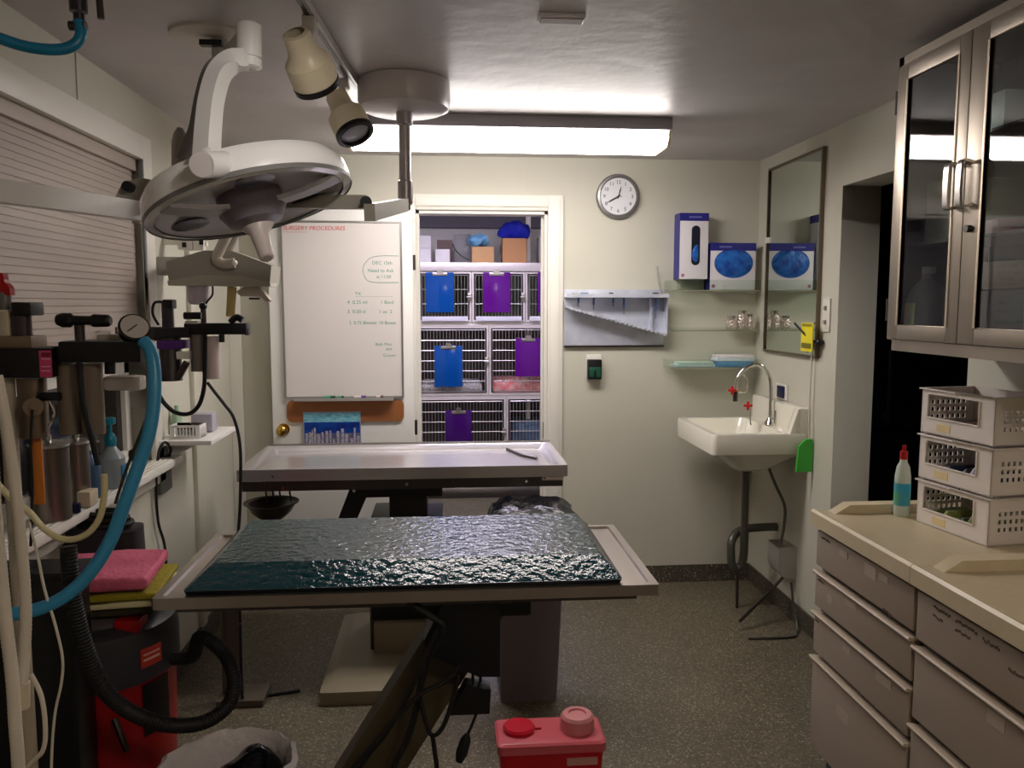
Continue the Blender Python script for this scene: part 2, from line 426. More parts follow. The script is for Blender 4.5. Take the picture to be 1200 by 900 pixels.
tag(MB().box(-1.0, 1.05, CY-.005, CYB, .854, .870).build('cage_divider_rail', CAGEFR), 'long white rail between the middle and bottom cage rows', 'rail')
tag(MB().box(-1.0, 1.05, CY+.03, CYB, 0, .283).box(-1.0, 1.05, CY+.01, CY+.03, .22, .283).build('cage_plinth', STEELD), 'steel plinth that the kennel cages stand on', 'plinth')
def clipboard(px0, px1, py0, py1, mat, label):
    a = at(px0, py0, Y=CY-.05); b = at(px1, py1, Y=CY-.05); x0, x1, z1, z0 = a.x, b.x, a.z, b.z
    t = thing('clipboard', ((x0+x1)/2, CY-.05, z0), label, 'clipboard', 'clipboards on the kennel cages')
    B(x0, x1, CY-.056, CY-.051, z0, z1, bev=.002).build('board', mat, t)
    cx = (x0+x1)/2; w = (x1-x0)*.27
    MB().box(cx-w, cx+w, CY-.064, CY-.056, z1-.028, z1-.004, bev=.003).prism([(cx-w*.5, CY-.066, z1-.01), (cx+w*.5, CY-.066, z1-.01), (cx+w*.3, CY-.066, z1+.022), (cx-w*.3, CY-.066, z1+.022)], (0, .012, 0)).build('clip', STEEL, t)
    tag(MB().tube([(cx, CY-.06, z1+.015), (cx, CY-.046, z1+.03), (cx, CY-.028, z1+.02)], .002, seg=6).build('hook', STEEL, t))
clipboard(499, 532, 319, 366, BLUE, 'blue clipboard on the small cage at upper left')
clipboard(566, 598, 319, 366, PURPLE, 'purple clipboard on the middle cage of the top row')
clipboard(630, 660, 319, 366, PURPLE, 'purple clipboard cut off by the door frame, top row right')
clipboard(509, 542, 405, 453, BLUE, 'blue clipboard on the left cage of the middle row')
clipboard(604, 634, 396, 441, PURPLE, 'purple clipboard over the pink bedding')
clipboard(522, 553, 481, 524, M('dark_purple_acrylic', (58, 8, 96), .15), 'dark purple clipboard on the bottom row cage')
def bedding(x0, x1, z0, h, mat, label):
    mb = MB().box(x0, x1, CY+.03, CY+.5, z0, z0+h, bev=h*.4, seg=4)
    bmesh.ops.subdivide_edges(mb.bm, edges=mb.bm.edges, cuts=3, use_grid_fill=True); mb.jitter(.006, 14)
    mn = min(v.co.z for v in mb.bm.verts)
    for v in mb.bm.verts: v.co.z += z0+.001-mn
    tag(mb.build('folded_blanket', mat), label, 'blanket')
bedding(.39, .95, .877, .10, M('pink_bedding', (240, 120, 120), .8, rgb2=(250, 200, 196), vscale=25), 'pink and white blanket inside the middle right cage')
bedding(-.2, .3, .877, .08, M('pale_bedding', (214, 204, 196), .8, rgb2=(160, 168, 180), vscale=22), 'pale patterned blanket inside the middle left cage')
bedding(.53, .98, .29, .34, M('blue_grey_bedding', (70, 92, 116), .8), 'blue grey blanket filling the bottom right cage')
# things on top of the cages
def topbox(px0, px1, py0, name, mat, label, dep=.12, group=None, y0=6.72, zbase=1.956, cat='box'):
    a = at(px0, py0, Y=y0); b = at(px1, py0, Y=y0)
    z1 = a.z
    return tag(B(a.x, b.x, y0, y0+dep, zbase, z1, bev=.002).build(name, mat), label, cat, group), z1
wb = 'small white cartons on top of the cages'
_, z1 = topbox(488, 505, 291, 'white_carton', CARDW, 'small white carton, lower one of the stacked pair on the cages', group=wb)
topbox(488, 505, 276, 'white_carton', CARDW, 'small white carton stacked on top of another on the cages', group=wb, zbase=z1+.001)
topbox(510, 527, 292, 'white_carton', CARDW, 'small white carton standing alone right of the stacked pair', group=wb)
topbox(512, 530, 281, 'brown_packet', M('brown_packet', (120, 98, 96), .7), 'dull brown box behind the single white carton', y0=6.9, dep=.1)
topbox(532, 552, 274, 'equipment_case', M('case_grey', (130, 128, 130), .4), 'grey equipment case with a black cord among the boxes', y0=6.88, cat='case')
topbox(553, 579, 289, 'cardboard_box', CARTOND, 'low tan cardboard box with faint red print above the cages', y0=6.70)
topbox(589, 617, 279, 'cardboard_box', CARTON, 'tall brown cardboard box under the royal blue cloth', dep=.18, y0=6.70)
a = at(632, 277, Y=6.74)
t = thing('electronic_monitor', (a.x+.05, 6.8, 1.956), 'light grey machine at the right end above the cages', 'machine')
B(a.x, a.x+.16, 6.74, 6.95, 1.956, a.z, bev=.006).build('housing', LGREY, t); B(a.x+.02, a.x+.05, 6.732, 6.74, a.z-.08, a.z-.045).build('vent', GREYPL, t)
mb = MB().tube([at(530, 286, Y=6.83), at(534, 293, Y=6.8), at(541, 300, Y=6.78), at(550, 305, Y=6.76)], .004, seg=8)
tag(mb.build('black_cable', BLACKR), 'thin black cord drooping in front of the grey case', 'cord')
for (nm, px, py, rx, rz, mat, lab) in (('bundled_cloth', 603, 272, .135, .085, ROYAL, 'royal blue cloth bundled on the brown cardboard box'),
                                        ('crumpled_wrap', 560, 282, .085, .045, LBLUE, 'pale blue crumpled wrap on the tan box')):
    c = at(px, py, Y=6.80); mb = MB().sphere(c, 1, (rx, .09, rz), seg=28); mb.jitter(.012, 17)
    zb = min(v.co.z for v in mb.bm.verts); floor_z = (at(589, 279, Y=6.70).z+.002 if nm == 'bundled_cloth' else at(560, 289, Y=6.70).z+.002)
    for v in mb.bm.verts: v.co.z = max(v.co.z, floor_z)
    tag(mb.build(nm, mat), lab, 'cloth' if nm == 'bundled_cloth' else 'wrap')
mb = MB()
for k in range(3): mb.tube([Vector((.60, 6.98+.02*k, 2.13))+Vector((.12*cos(q), 0, .12*sin(q)+.0))*(1-.1*k) for q in [i*2*pi/14 for i in range(14)]], .014, seg=10, closed=True, rib=0)
for v in mb.bm.verts: v.co.z -= .045
tag(mb.build('coiled_hose', GREYPL), 'coiled grey hose behind the royal blue cloth', 'hose')
# kennel room ceiling light
t = thing('kennel_ceiling_light', (0.1, 5.55, 2.34), 'ceiling light of the kennel room above the doorway', 'light')
B(-.6, .8, 5.42, 5.68, 2.37, 2.42, bev=.004).build('housing', WHITE, t); B(-.58, .78, 5.44, 5.66, 2.345, 2.37, bev=.01).build('diffuser', LIGHTC, t)

# ------------------------------------------------------------------ room right of the opening
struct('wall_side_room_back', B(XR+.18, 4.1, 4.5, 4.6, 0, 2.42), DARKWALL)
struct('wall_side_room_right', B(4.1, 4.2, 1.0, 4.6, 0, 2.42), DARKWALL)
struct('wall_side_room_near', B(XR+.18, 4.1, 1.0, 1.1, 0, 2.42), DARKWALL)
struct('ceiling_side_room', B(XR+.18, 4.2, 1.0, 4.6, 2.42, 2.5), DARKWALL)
t = thing('refrigerator', (2.4, 3.98, 0), 'tall black refrigerator in the room past the right opening', 'refrigerator')
B(2.0, 2.8, 3.72, 4.40, .02, 2.05, bev=.01).build('body', FRIDGE, t)
B(2.0, 2.8, 3.66, 3.72, 1.03, 2.05, bev=.012).build('freezer_door', FRIDGE, t)
lower = B(2.0, 2.8, 3.66, 3.72, .03, 1.015, bev=.012).build('door', FRIDGE, t)
MB().tube([(2.08, 3.66, 1.1), (2.08, 3.62, 1.12), (2.08, 3.62, 1.6), (2.08, 3.66, 1.62)], .012, seg=8).build('handle', STEELD, t)

# ------------------------------------------------------------------ ceiling light (fluorescent)
FL0, FL1, FY0, FY1 = -.42, .985, 3.52, 3.80
t = thing('fluorescent_ceiling_light', ((FL0+FL1)/2, 3.66, 2.30), 'long glowing fluorescent ceiling fixture above the kennel doorway', 'light')
B(FL0, FL1, FY0-.012, FY1+.012, 2.368, ZC, bev=.004).build('housing', M('fixture_housing', (150, 146, 152), .5), t)
def rr(x, w0, w1, z0, z1):
    c = (FY0+FY1)/2
    return [(x, c-w0, z1), (x, c-w0, z0+.03), (x, c-w0+.03, z0), (x, c+w0-.03, z0), (x, c+w0, z0+.035), (x, c+w0, z1)]
MB().loft([rr(FL0+.012, .13, 0, 2.306, 2.368), rr(FL1-.012, .13, 0, 2.306, 2.368)]).build('diffuser', LIGHTM, t)
for x in (FL0, FL1-.012):
    MB().loft([rr(x, .134, 0, 2.303, 2.369), rr(x+.012, .134, 0, 2.303, 2.369)]).build('end_cap', M('end_cap_plastic', (236, 220, 190), .4), t)

# small ceiling outlet plate
t = thing('ceiling_plate', (.33, 2.34, ZC), 'small white rectangular plate on the ceiling, no lamp attached', 'ceiling plate')
B(.265, .395, 2.30, 2.355, ZC-.012, ZC, bev=.003).build('cover', CANOPY, t); MB().box(.27, .39, 2.308, 2.347, ZC-.015, ZC-.012).build('grille', M('plate_grille', (150, 140, 134), .5), t)

# ------------------------------------------------------------------ open door with whiteboard
t = thing('door_1', (-.17, 4.40, 0), None, None, kind='structure')
B(-.925, -.172, 4.36, 4.398, .01, 2.115, bev=.003).build('door_leaf', WHITE, t)
for z in (.95, 1.84): MB().cyl((-.168, 4.385, z-.04), (-.168, 4.385, z+.04), .009).box(-.178, -.158, 4.385, 4.402, z-.04, z+.04).build('hinge', STEELD, t)
MB().cyl((-.868, 4.36, .952), (-.868, 4.352, .952), .032).cyl((-.868, 4.352, .952), (-.868, 4.318, .952), .012).sphere((-.868, 4.305, .952), .03, (1, .75, 1)).build('door_knob', BRASS, t)
DYF = 4.36
bw = thing('whiteboard', (-.54, 4.35, 1.12), 'tall whiteboard with red heading and green notes on the open door', 'whiteboard')
B(-.848, -.234, DYF-.016, DYF-.005, 1.127, 2.045).build('writing_surface', BOARD, bw)
mb = MB().box(-.856, -.846, DYF-.02, DYF-.003, 1.118, 2.053).box(-.236, -.226, DYF-.02, DYF-.003, 1.118, 2.053).box(-.846, -.236, DYF-.02, DYF-.003, 2.043, 2.053).box(-.846, -.236, DYF-.02, DYF-.003, 1.118, 1.128)
mb.build('board_frame', M('aluminium', (170, 168, 166), .35, .8), bw)
MB().box(-.80, -.28, DYF-.06, DYF-.018, 1.108, 1.116, bev=.002).box(-.80, -.28, DYF-.062, DYF-.058, 1.108, 1.124).build('pen_tray', M('tray_aluminium', (190, 188, 184), .35, .6), bw)
ty = DYF-.0165
text('heading', 'SURGERY PROCEDURES', .030, (-.842, ty, 2.004), bw, INKR, slant=.2)
B(-.84, -.72, ty-.0006, ty, 1.992, 1.9935).build('underline', INKR, bw)
for s_, px, py, sz in (('DEC 15th', 436, 310, .026), ('Need to Ask', 431, 319, .026), ('at 11:00', 441, 326, .024), ('TX', 416, 346, .024),
                  ('4  0.25 ml', 407, 356, .026), ('1 Band', 446, 356, .025), ('3  0.50 cl', 407, 367, .026), ('1 oz  2', 444, 367, .025), ('2  0.75 Blanket', 409, 380, .024), ('10 Boxes', 444, 380, .024),
                  ('Bath Mon', 440, 405, .022), ('AM', 452, 411, .022), ('Groom', 449, 418, .022)):
    p = at(px, py, Y=ty); text('note', s_, sz, (p.x, ty, p.z), bw, INKG)
p0 = at(416, 347.5, Y=ty); p1 = at(461, 347.5, Y=ty); B(p0.x, p1.x, ty-.0006, ty, p0.z-.001, p0.z).build('rule_line', INKG, bw)
mb = MB().tube([at(x, y, Y=ty) for x, y in ((467, 300), (445, 300), (433, 303), (426, 312), (426, 321), (431, 329), (442, 331), (467, 331))], .0014, seg=5)
mb.build('note_outline', INKG, bw)
mk = 'whiteboard markers and eraser in the tray'
for x0, x1, bc, cc, lab in ((379, 393, M('marker_green', (70, 150, 110), .4), M('marker_dkgreen', (16, 70, 50), .4), 'long green marker at the left of the whiteboard tray'),
                      (396, 403, M('marker_green', (70, 150, 110), .4), M('marker_dkgreen', (16, 70, 50), .4), 'short dark green marker second in the tray'),
                      (415, 429, M('marker_white', (200, 190, 186), .4), VIOLET, 'marker with violet cap in the tray'), (441, 449, M('marker_white', (200, 190, 186), .4), M('marker_maroon', (80, 40, 50), .4), 'marker with a dull maroon cap at the right of the tray')):
    a = at(x0, 463, Y=DYF-.04); b = at(x1, 463, Y=DYF-.04)
    q = thing('dry_erase_marker', ((a.x+b.x)/2, DYF-.04, 1.1165), lab, 'marker', mk); zc = 1.1165+.0085; L_ = b.x-a.x
    Cy((a.x, DYF-.04, zc), (a.x+L_*.6, DYF-.04, zc), .0085, seg=14).build('barrel', bc, q); Cy((a.x+L_*.6, DYF-.04, zc), (b.x, DYF-.04, zc), .0092, seg=14).build('cap', cc, q)
# brown board with rounded lower corners
def roundrect(x0, x1, z0, z1, y, r, n=6, corners=(1, 1, 1, 1)):
    pts = []
    for ci, (cx, cz, a0) in enumerate(((x1-r, z1-r, 0), (x0+r, z1-r, pi/2), (x0+r, z0+r, pi), (x1-r, z0+r, 3*pi/2))):
        if corners[ci]: pts += [(cx+r*cos(a0+pi/2*k/n), y, cz+r*sin(a0+pi/2*k/n)) for k in range(n+1)]
        else: pts.append(((x0, x1)[ci in (0, 3)], y, (z0, z1)[ci in (0, 1)]))
    return pts
tag(MB().prism(roundrect(-.848, -.228, .99, 1.105, DYF-.012, .03), (0, .011, 0)).build('wooden_board', PEG), 'brown board strip with rounded corners under the whiteboard', 'board')
pc = thing('skyline_print', (-.61, 4.34, .84), 'blue city skyline picture overlapping the brown board on the door', 'picture')
B(-.762, -.458, DYF-.018, DYF-.0135, .84, 1.046).build('backing', M('print_edge', (150, 160, 180), .4), pc)
mb = MB(); yy = DYF-.0182
def strip(x0, x1, z0, z1, mat, nm): B(x0, x1, yy-.0006, yy, z0, z1).build(nm, mat, pc)
strip(-.757, -.463, .99, 1.041, M('print_sky', (70, 160, 190), .3, rgb2=(150, 200, 210), vscale=30, aniso=(1, 1, 4)), 'sky')
strip(-.757, -.463, .93, .99, M('print_sea', (8, 36, 120), .3, rgb2=(10, 70, 160), vscale=20), 'bay')
strip(-.757, -.463, .845, .93, M('print_town', (120, 116, 136), .3, rgb2=(70, 68, 110), vscale=60), 'town')
mb = MB(); random.seed(3); x = -.75
while x < -.475:
    w_ = random.uniform(.008, .018); h_ = random.uniform(.02, .085); mb.box(x, x+w_, yy-.0016, yy-.0006, .855, .875+h_); x += w_+random.uniform(.001, .012)
mb.build('buildings', M('print_buildings', (190, 186, 196), .3, rgb2=(130, 128, 146), vscale=70), pc)

# ------------------------------------------------------------------ clock
cc = Vector((.958, 4.5, 2.212))
t = thing('wall_clock', (cc.x, 4.49, cc.z-.12), 'round wall clock with silver rim and white dial', 'clock')
MB().lathe([(.10, 0), (.121, .002), (.123, .02), (.117, .032), (.106, .034), (.100, .026), (.100, .022)], (cc.x, 4.5, cc.z), (cc.x, 4.4, cc.z), 48, cap=False, absz=True).build('rim', M('clock_rim', (140, 138, 138), .3, .7), t)
Cy((cc.x, 4.499, cc.z), (cc.x, 4.476, cc.z), .102, seg=48).build('dial', M('clock_dial', (222, 224, 228), .4), t)
for k in range(1, 13):
    a = radians(90-30*k); text('numeral', str(k), .028, (cc.x+.078*cos(a), 4.4755, cc.z+.078*sin(a)-.010), t, INKK, align='CENTER')
def hand(ang, L_, w_, nm, mat, back=.015):
    a = radians(90-ang); d = Vector((cos(a), 0, sin(a))); n = Vector((-sin(a), 0, cos(a))); c = Vector((cc.x, 4.472, cc.z))
    MB().prism([c-d*back-n*w_*.5, c+d*L_*.6-n*w_, c+d*L_, c+d*L_*.6+n*w_, c-d*back+n*w_*.5], (0, .0015, 0)).build(nm, mat, t)
hand(16, .06, .0035, 'hour_hand', INKK); hand(240, .08, .0045, 'minute_hand', INKK); hand(98, .03, .001, 'second_hand', GREYPL)
Cy((cc.x, 4.475, cc.z), (cc.x, 4.468, cc.z), .005, seg=12).build('hub', INKK, t)

# ------------------------------------------------------------------ instrument rack on the back wall
RX0, RX1 = .662, 1.232
t = thing('wall_instrument_rack', (.95, 4.49, 1.385), 'stainless wall rack with a slanting shelf right of the doorway', 'rack')
RK = M('rack_steel', (216, 219, 230), .32, .2, rgb2=(184, 188, 204), vscale=6)
B(RX0, RX1, YB-.006, YB-.001, 1.388, 1.70, bev=.001).build('back_plate', RK, t)
MB().box(RX0, RX1, YB-.10, YB-.006, 1.655, 1.660).box(RX0, RX1, YB-.102, YB-.098, 1.655, 1.675).build('top_shelf', RK, t)
mb = MB().prism([(RX0, YB-.085, 1.606), (RX1, YB-.085, 1.452), (RX1, YB-.085, 1.446), (RX0, YB-.085, 1.600)], (0, .078, 0))
for k in range(22):
    x = RX0+.02+k*.0252; z = 1.606-(x-RX0)/(RX1-RX0)*.154; mb.box(x, x+.012, YB-.094, YB-.085, z-.014, z+.004)
mb.build('slanting_shelf', RK, t)
B(RX0, RX1, YB-.02, YB-.001, 1.378, 1.388, bev=.002).build('lower_ledge', STEELD, t)
MB().box(RX1-.002, RX1, YB-.085, YB-.006, 1.45, 1.655).box(RX1-.085, RX1-.075, YB-.04, YB-.006, 1.455, 1.655).build('end_plate', RK, t)
g = 'small blue handled instruments hanging in the wall rack'
for i, (x, L_) in enumerate(((.735, .05), (.82, .065), (.93, .05), (.99, .09), (1.17, .12))):
    q = thing('hanging_instrument', (x, YB-.055, 1.652-L_), ['blue handled instrument nearest the doorway in the rack', 'second blue handled instrument in the rack', 'short instrument at the middle of the rack', 'longer instrument right of the rack middle', 'long dark instrument at the right end of the rack'][i], 'instrument', g)
    Cy((x, YB-.055, 1.654), (x, YB-.055, 1.654-L_*.6), .006, seg=10).build('handle', M('instrument_blue', (70, 96, 150), .3), q)
    Cy((x, YB-.055, 1.654-L_*.6), (x, YB-.055, 1.654-L_), .003, seg=8).build('tip', CHROME, q)
for i, (x, w_) in enumerate(((.70, .03), (.745, .04), (.905, .02), (1.15, .03))):
    tag(B(x, x+w_, YB-.085, YB-.05, 1.6605, 1.6605+.022, bev=.004).build('instrument_tray_item', [LGREY, M('item_blue', (110, 130, 170), .4), STEELD, STEELD][i]), ['small grey block at the left end of the rack top', 'small pale blue block on the rack top', 'tiny dark steel clip on the rack top', 'dark steel clip at right on the rack top'][i], 'instrument', 'small pieces along the rack top')
a = at(771, 312, Y=YB-.05); b = at(776, 345, Y=YB-.05)
tag(MB().tube([(a.x-.005, YB-.05, a.z), (a.x, YB-.05, a.z-.05), (b.x, YB-.05, 1.6615)], .006, seg=8).build('upright_probe', LGREY), 'thin grey probe standing up at the right of the rack', 'instrument')

# small night-light device on its plate
t = thing('wall_device', (.835, 4.49, 1.19), 'small black and green device below the instrument rack', 'device')
B(.79, .875, YB-.008, YB-.0005, 1.20, 1.335, bev=.003).build('wall_plate', TRIMW, t)
B(.792, .872, YB-.05, YB-.008, 1.198, 1.31, bev=.006).build('body', BLACK, t)
B(.800, .864, YB-.0525, YB-.05, 1.212, 1.268, bev=.001).build('display', M('green_display', (30, 84, 62), .25), t)
B(.826, .838, YB-.056, YB-.0525, 1.205, 1.25, bev=.002).build('slider', BLACK, t)

# ------------------------------------------------------------------ acrylic shelf rack with gloves, jars
def ashelf(z, label, lip=.045):
    t = thing('acrylic_shelf', (1.49, 4.4, z), label, 'shelf', 'clear acrylic wall shelves in the corner')
    B(1.238, 1.742, 4.37, 4.499, z, z+.006).build('shelf_board', ACRYL, t)
    MB().box(1.238, 1.742, 4.365, 4.37, z, z+lip).box(1.233, 1.238, 4.37, 4.499, z, z+lip).build('front_lip', ACRYL, t)
    MB().box(1.238, 1.742, 4.3635, 4.365, z-.003, z+.004).build('edge', M('acrylic_edge', (150, 148, 128), .3), t)
    return t
ashelf(1.692, 'clear acrylic shelf holding the two glove boxes', .06); ashelf(1.472, 'clear acrylic shelf holding shiny foil wrapped items', .02); ashelf(1.262, 'lowest clear acrylic shelf with pale blue packets', .05)
def glovebox(x0, x1, z0, z1, y0, y1, oval, label):
    t = thing('glove_box', ((x0+x1)/2, y1, z0), label, 'glove box')
    B(x0, x1, y0, y1, z0, z1, bev=.002).build('carton', CARDW, t)
    B(x0-.001, x1+.001, y0-.001, y1, z1-.042, z1+.001).build('top_band', NAVY, t)
    B(x0-.0015, x0, y0, y1, z0, z1-.042).build('side_panel', NAVY, t)
    B(x0+.05, x0+.12, y0-.002, y0-.001, z1-.026, z1-.016).build('band_print', M('band_print', (110, 110, 180), .4), t)
    cx, cz, rx, rz = oval
    if rx > rz:
        pts = [(cx+rx*cos(a), y0-.0008, cz+rz*sin(a)) for a in [2*pi*k/40 for k in range(40)]]
    else: pts = roundrect(cx-rx, cx+rx, cz-rz, cz+rz, y0-.0008, rx*.98, 8)
    MB().prism(pts, (0, .001, 0)).build('opening', GLOVE if rx > rz else M('dark_slot', (14, 20, 40), .5), t)
    if rx > rz:
        mb = MB().sphere((cx, y0, cz), 1, (rx*.92, .014, rz*.9), seg=24); mb.jitter(.004, 30); mb.build('gloves', GLOVE, t)
    else:
        mb = MB().sphere((cx, y0, cz-rz*.4), 1, (rx*.8, .010, rz*.45), seg=20); mb.jitter(.003, 30); mb.build('gloves', GLOVE, t)
    MB().cyl((x0+.02, y0-.001, z0+.02), (x0+.02, y0, z0+.02), .010, seg=16).build('round_mark', M('mark_pink', (170, 120, 150), .5), t)
    return t
glovebox(1.285, 1.445, 1.757, 2.115, 4.392, 4.498, (1.375, 1.94, .024, .108), 'tall upright glove box with a narrow slot opening')
glovebox(1.462, 1.72, 1.6985, 1.955, 4.40, 4.498, (1.595, 1.845, .11, .082), 'wide glove box with large oval opening full of blue gloves')
# supporting block under tall box
tag(B(1.30, 1.43, 4.40, 4.49, 1.6985, 1.7565, bev=.003).build('clear_riser', ACRYL), 'clear riser under the tall upright glove box', 'riser')
FOIL = M('foil', (240, 228, 224), .08, .9, bump=1.0, bscale=70)
g = 'shiny jars clustered on the middle acrylic shelf'
for i, (x, r_, h_) in enumerate(((1.60, .030, .075), (1.665, .032, .105), (1.71, .026, .085))):
    q = thing('glass_jar', (x, 4.43, 1.4785), ['shiny jar at the left of the cluster on the middle shelf', 'tallest shiny jar, in the middle of the shelf cluster', 'shiny jar nearest the corner of the walls'][i], 'jar', g)
    mb = MB().lathe([(r_*.9, 0), (r_, .01), (r_, h_*.7), (r_*.7, h_*.82), (r_*.7, h_*.85)], (x, 4.43, 1.4785), (x, 4.43, 2), 20, absz=True); mb.build('body', FOIL, q)
    Cy((x, 4.43, 1.4785+h_*.85), (x, 4.43, 1.4785+h_), r_*.78, seg=20).build('lid', CHROME, q)
g = 'pale packets on the lowest acrylic shelf'
PK = M('packet_pale', (206, 222, 228), .4); PKB = M('packet_blue', (90, 150, 200), .4)
for i, (x0, x1, z0, z1, mt) in enumerate(((1.27, 1.50, 1.2685, 1.285, PK), (1.29, 1.49, 1.2855, 1.297, M('packet_mint', (196, 218, 208), .4)), (1.515, 1.72, 1.2685, 1.30, PKB), (1.505, 1.725, 1.3005, 1.318, PK), (1.51, 1.72, 1.3185, 1.335, CARDW))):
    tag(B(x0, x1, 4.385, 4.48, z0, z1, bev=.003).build('instrument_packet', mt), ['lower pale packet at the left of the lowest shelf', 'mint packet on top at the left of the lowest shelf', 'blue box at the bottom right of the lowest shelf', 'pale packet resting on the blue box', 'white packet topmost of the right stack on the lowest shelf'][i], 'packet', g)

# ------------------------------------------------------------------ mirror, switch, tag, swatter on the right wall
t = thing('wall_mirror', (XR-.01, 4.01, 1.36), 'tall framed mirror on the right wall above the sink', 'mirror')
B(XR-.012, XR-.001, 3.71, 4.325, 1.372, 2.335).build('mirror_glass', MIRROR, t)
MB().box(XR-.02, XR-.001, 3.698, 3.71, 1.36, 2.347).box(XR-.02, XR-.001, 4.325, 4.337, 1.36, 2.347).box(XR-.02, XR-.001, 3.71, 4.325, 2.335, 2.347).box(XR-.02, XR-.001, 3.71, 4.325, 1.36, 1.372).build('mirror_frame', M('frame_bronze', (120, 108, 92), .3, .7), t)
B(XR-.024, XR-.012, 4.31, 4.34, 1.95, 1.98).build('clip', TRIMW, t)
t = thing('light_switch', (XR, 3.63, 1.49), 'white double light switch plate right of the mirror', 'switch')
B(XR-.008, XR-.0005, 3.595, 3.665, 1.49, 1.645, bev=.002).build('switch_plate', TRIMW, t)
for z in (1.535, 1.60): B(XR-.02, XR-.008, 3.622, 3.638, z-.010, z+.010, bev=.002).build('toggle', LGREY, t)
t = thing('cord_hook', (XR, 3.66, 1.42), 'black hook with looped cord beside the mirror corner', 'hook')
MB().sphere((XR-.02, 3.66, 1.44), .018).cyl((XR, 3.66, 1.44), (XR-.02, 3.66, 1.44), .008, seg=10).build('hook_knob', BLACK, t)
MB().tube([(XR-.03, 3.68, 1.44), (XR-.05, 3.74, 1.47), (XR-.075, 3.80, 1.52), (XR-.062, 3.84, 1.525)], .005, seg=8).build('cord', BLACKR, t)
MB().tube([(XR-.035, 3.75+.03*cos(a), 1.42+.03*sin(a)) for a in [2*pi*k/12 for k in range(12)]], .004, seg=8, closed=True).build('ring', STEELD, t)
a = at(940, 378, X=XR-.05); b = at(952, 414, X=XR-.05)
t = thing('yellow_tag', (XR-.05, (a.y+b.y)/2, b.z), 'yellow hanging tag in front of the mirror', 'tag')
B(XR-.053, XR-.048, b.y, a.y, b.z+.005, a.z, bev=.001).build('card', YELLOW, t); B(XR-.0545, XR-.053, b.y+.01, a.y-.01, b.z+.02, b.z+.045).build('print', M('tag_print', (110, 100, 20), .5), t)
B(XR-.0545, XR-.053, b.y+.01, a.y-.01, a.z-.018, a.z-.004).build('header', M('tag_olive', (150, 138, 20), .5), t)
t = thing('fly_swatter', (XR-.02, 3.72, .81), 'green fly swatter hanging from a pale cord near the sink', 'fly swatter')
MB().tube([(XR-.02, 3.73, 1.41), (XR-.022, 3.735, 1.2), (XR-.025, 3.723, .968)], .004, seg=6).build('handle', HOSEW, t)
mb = MB().loft([[(XR-.04, 3.715, .97), (XR-.01, 3.715, .97), (XR-.01, 3.73, .97), (XR-.04, 3.73, .97)], [(XR-.075, 3.715, .935), (XR-.006, 3.715, .935), (XR-.006, 3.73, .935), (XR-.075, 3.73, .935)], [(XR-.085, 3.715, .81), (XR-.006, 3.715, .81), (XR-.006, 3.73, .81), (XR-.085, 3.73, .81)]])
mb.build('paddle', GREENPL, t)
t = thing('outlet_plate', (XR, 4.1, 1.12), 'navy blue square switch in a white plate above the sink', 'switch')
B(XR-.008, XR-.0005, 4.03, 4.17, 1.118, 1.20, bev=.002).build('plate', TRIMW, t); B(XR-.014, XR-.008, 4.055, 4.145, 1.128, 1.19, bev=.003).build('button', M('navy_button', (16, 24, 84), .3), t)

# ------------------------------------------------------------------ sink
SX0, SX1, SY0, SY1, SZ = 1.285, XR-.002, 3.765, 4.375, .988
t = thing('wall_sink', (1.52, 4.07, .75), 'white porcelain wall sink with gooseneck faucet', 'sink')
def rl(x0, x1, y0, y1, z, r=.03, n=5):
    return [(px, py, z) for px, _, py in roundrect(x0, x1, y0, y1, 0, r, n)]
mb = MB()
mb.loft([rl(SX0, SX1, SY0, SY1, SZ-.10, .025), rl(SX0-.004, SX1, SY0-.004, SY1+.004, SZ-.01, .03), rl(SX0, SX1, SY0, SY1, SZ, .03),
         rl(SX0+.03, SX1-.11, SY0+.03, SY1-.03, SZ, .05), rl(SX0+.06, SX1-.14, SY0+.07, SY1-.07, SZ-.10, .06), rl(SX0+.12, SX1-.2, SY0+.14, SY1-.14, SZ-.15, .05)], cap=False)
mb.bm.faces.new([v for v in mb.bm.verts][-len(rl(0, 1, 0, 1, 0)):])
mb.build('basin', PORC, t)
MB().loft([rl(SX0+.01, SX1, SY0+.01, SY1-.01, SZ-.099, .025), rl(SX0+.06, SX1-.02, SY0+.06, SY1-.06, SZ-.13, .06), rl(SX0+.17, SX1-.10, SY0+.16, SY1-.16, SZ-.205, .06), rl(SX0+.20, SX1-.14, SY0+.2, SY1-.2, SZ-.225, .04)]).build('bowl_underside', PORC, t)
MB().box(SX1-.055, SX1, SY0, SY1, SZ-.01, 1.115, bev=.012, seg=3).loft([rl(SX1-.10, SX1-.05, SY0, SY0+.05, SZ-.002, .004, 2), rl(SX1-.06, SX1-.05, SY0, SY0+.05, 1.11, .004, 2)]).build('backsplash', PORC, t)
MB().cyl((SX0+.23, 4.07, SZ-.149), (SX0+.23, 4.07, SZ-.145), .022).build('drain', CHROME, t)
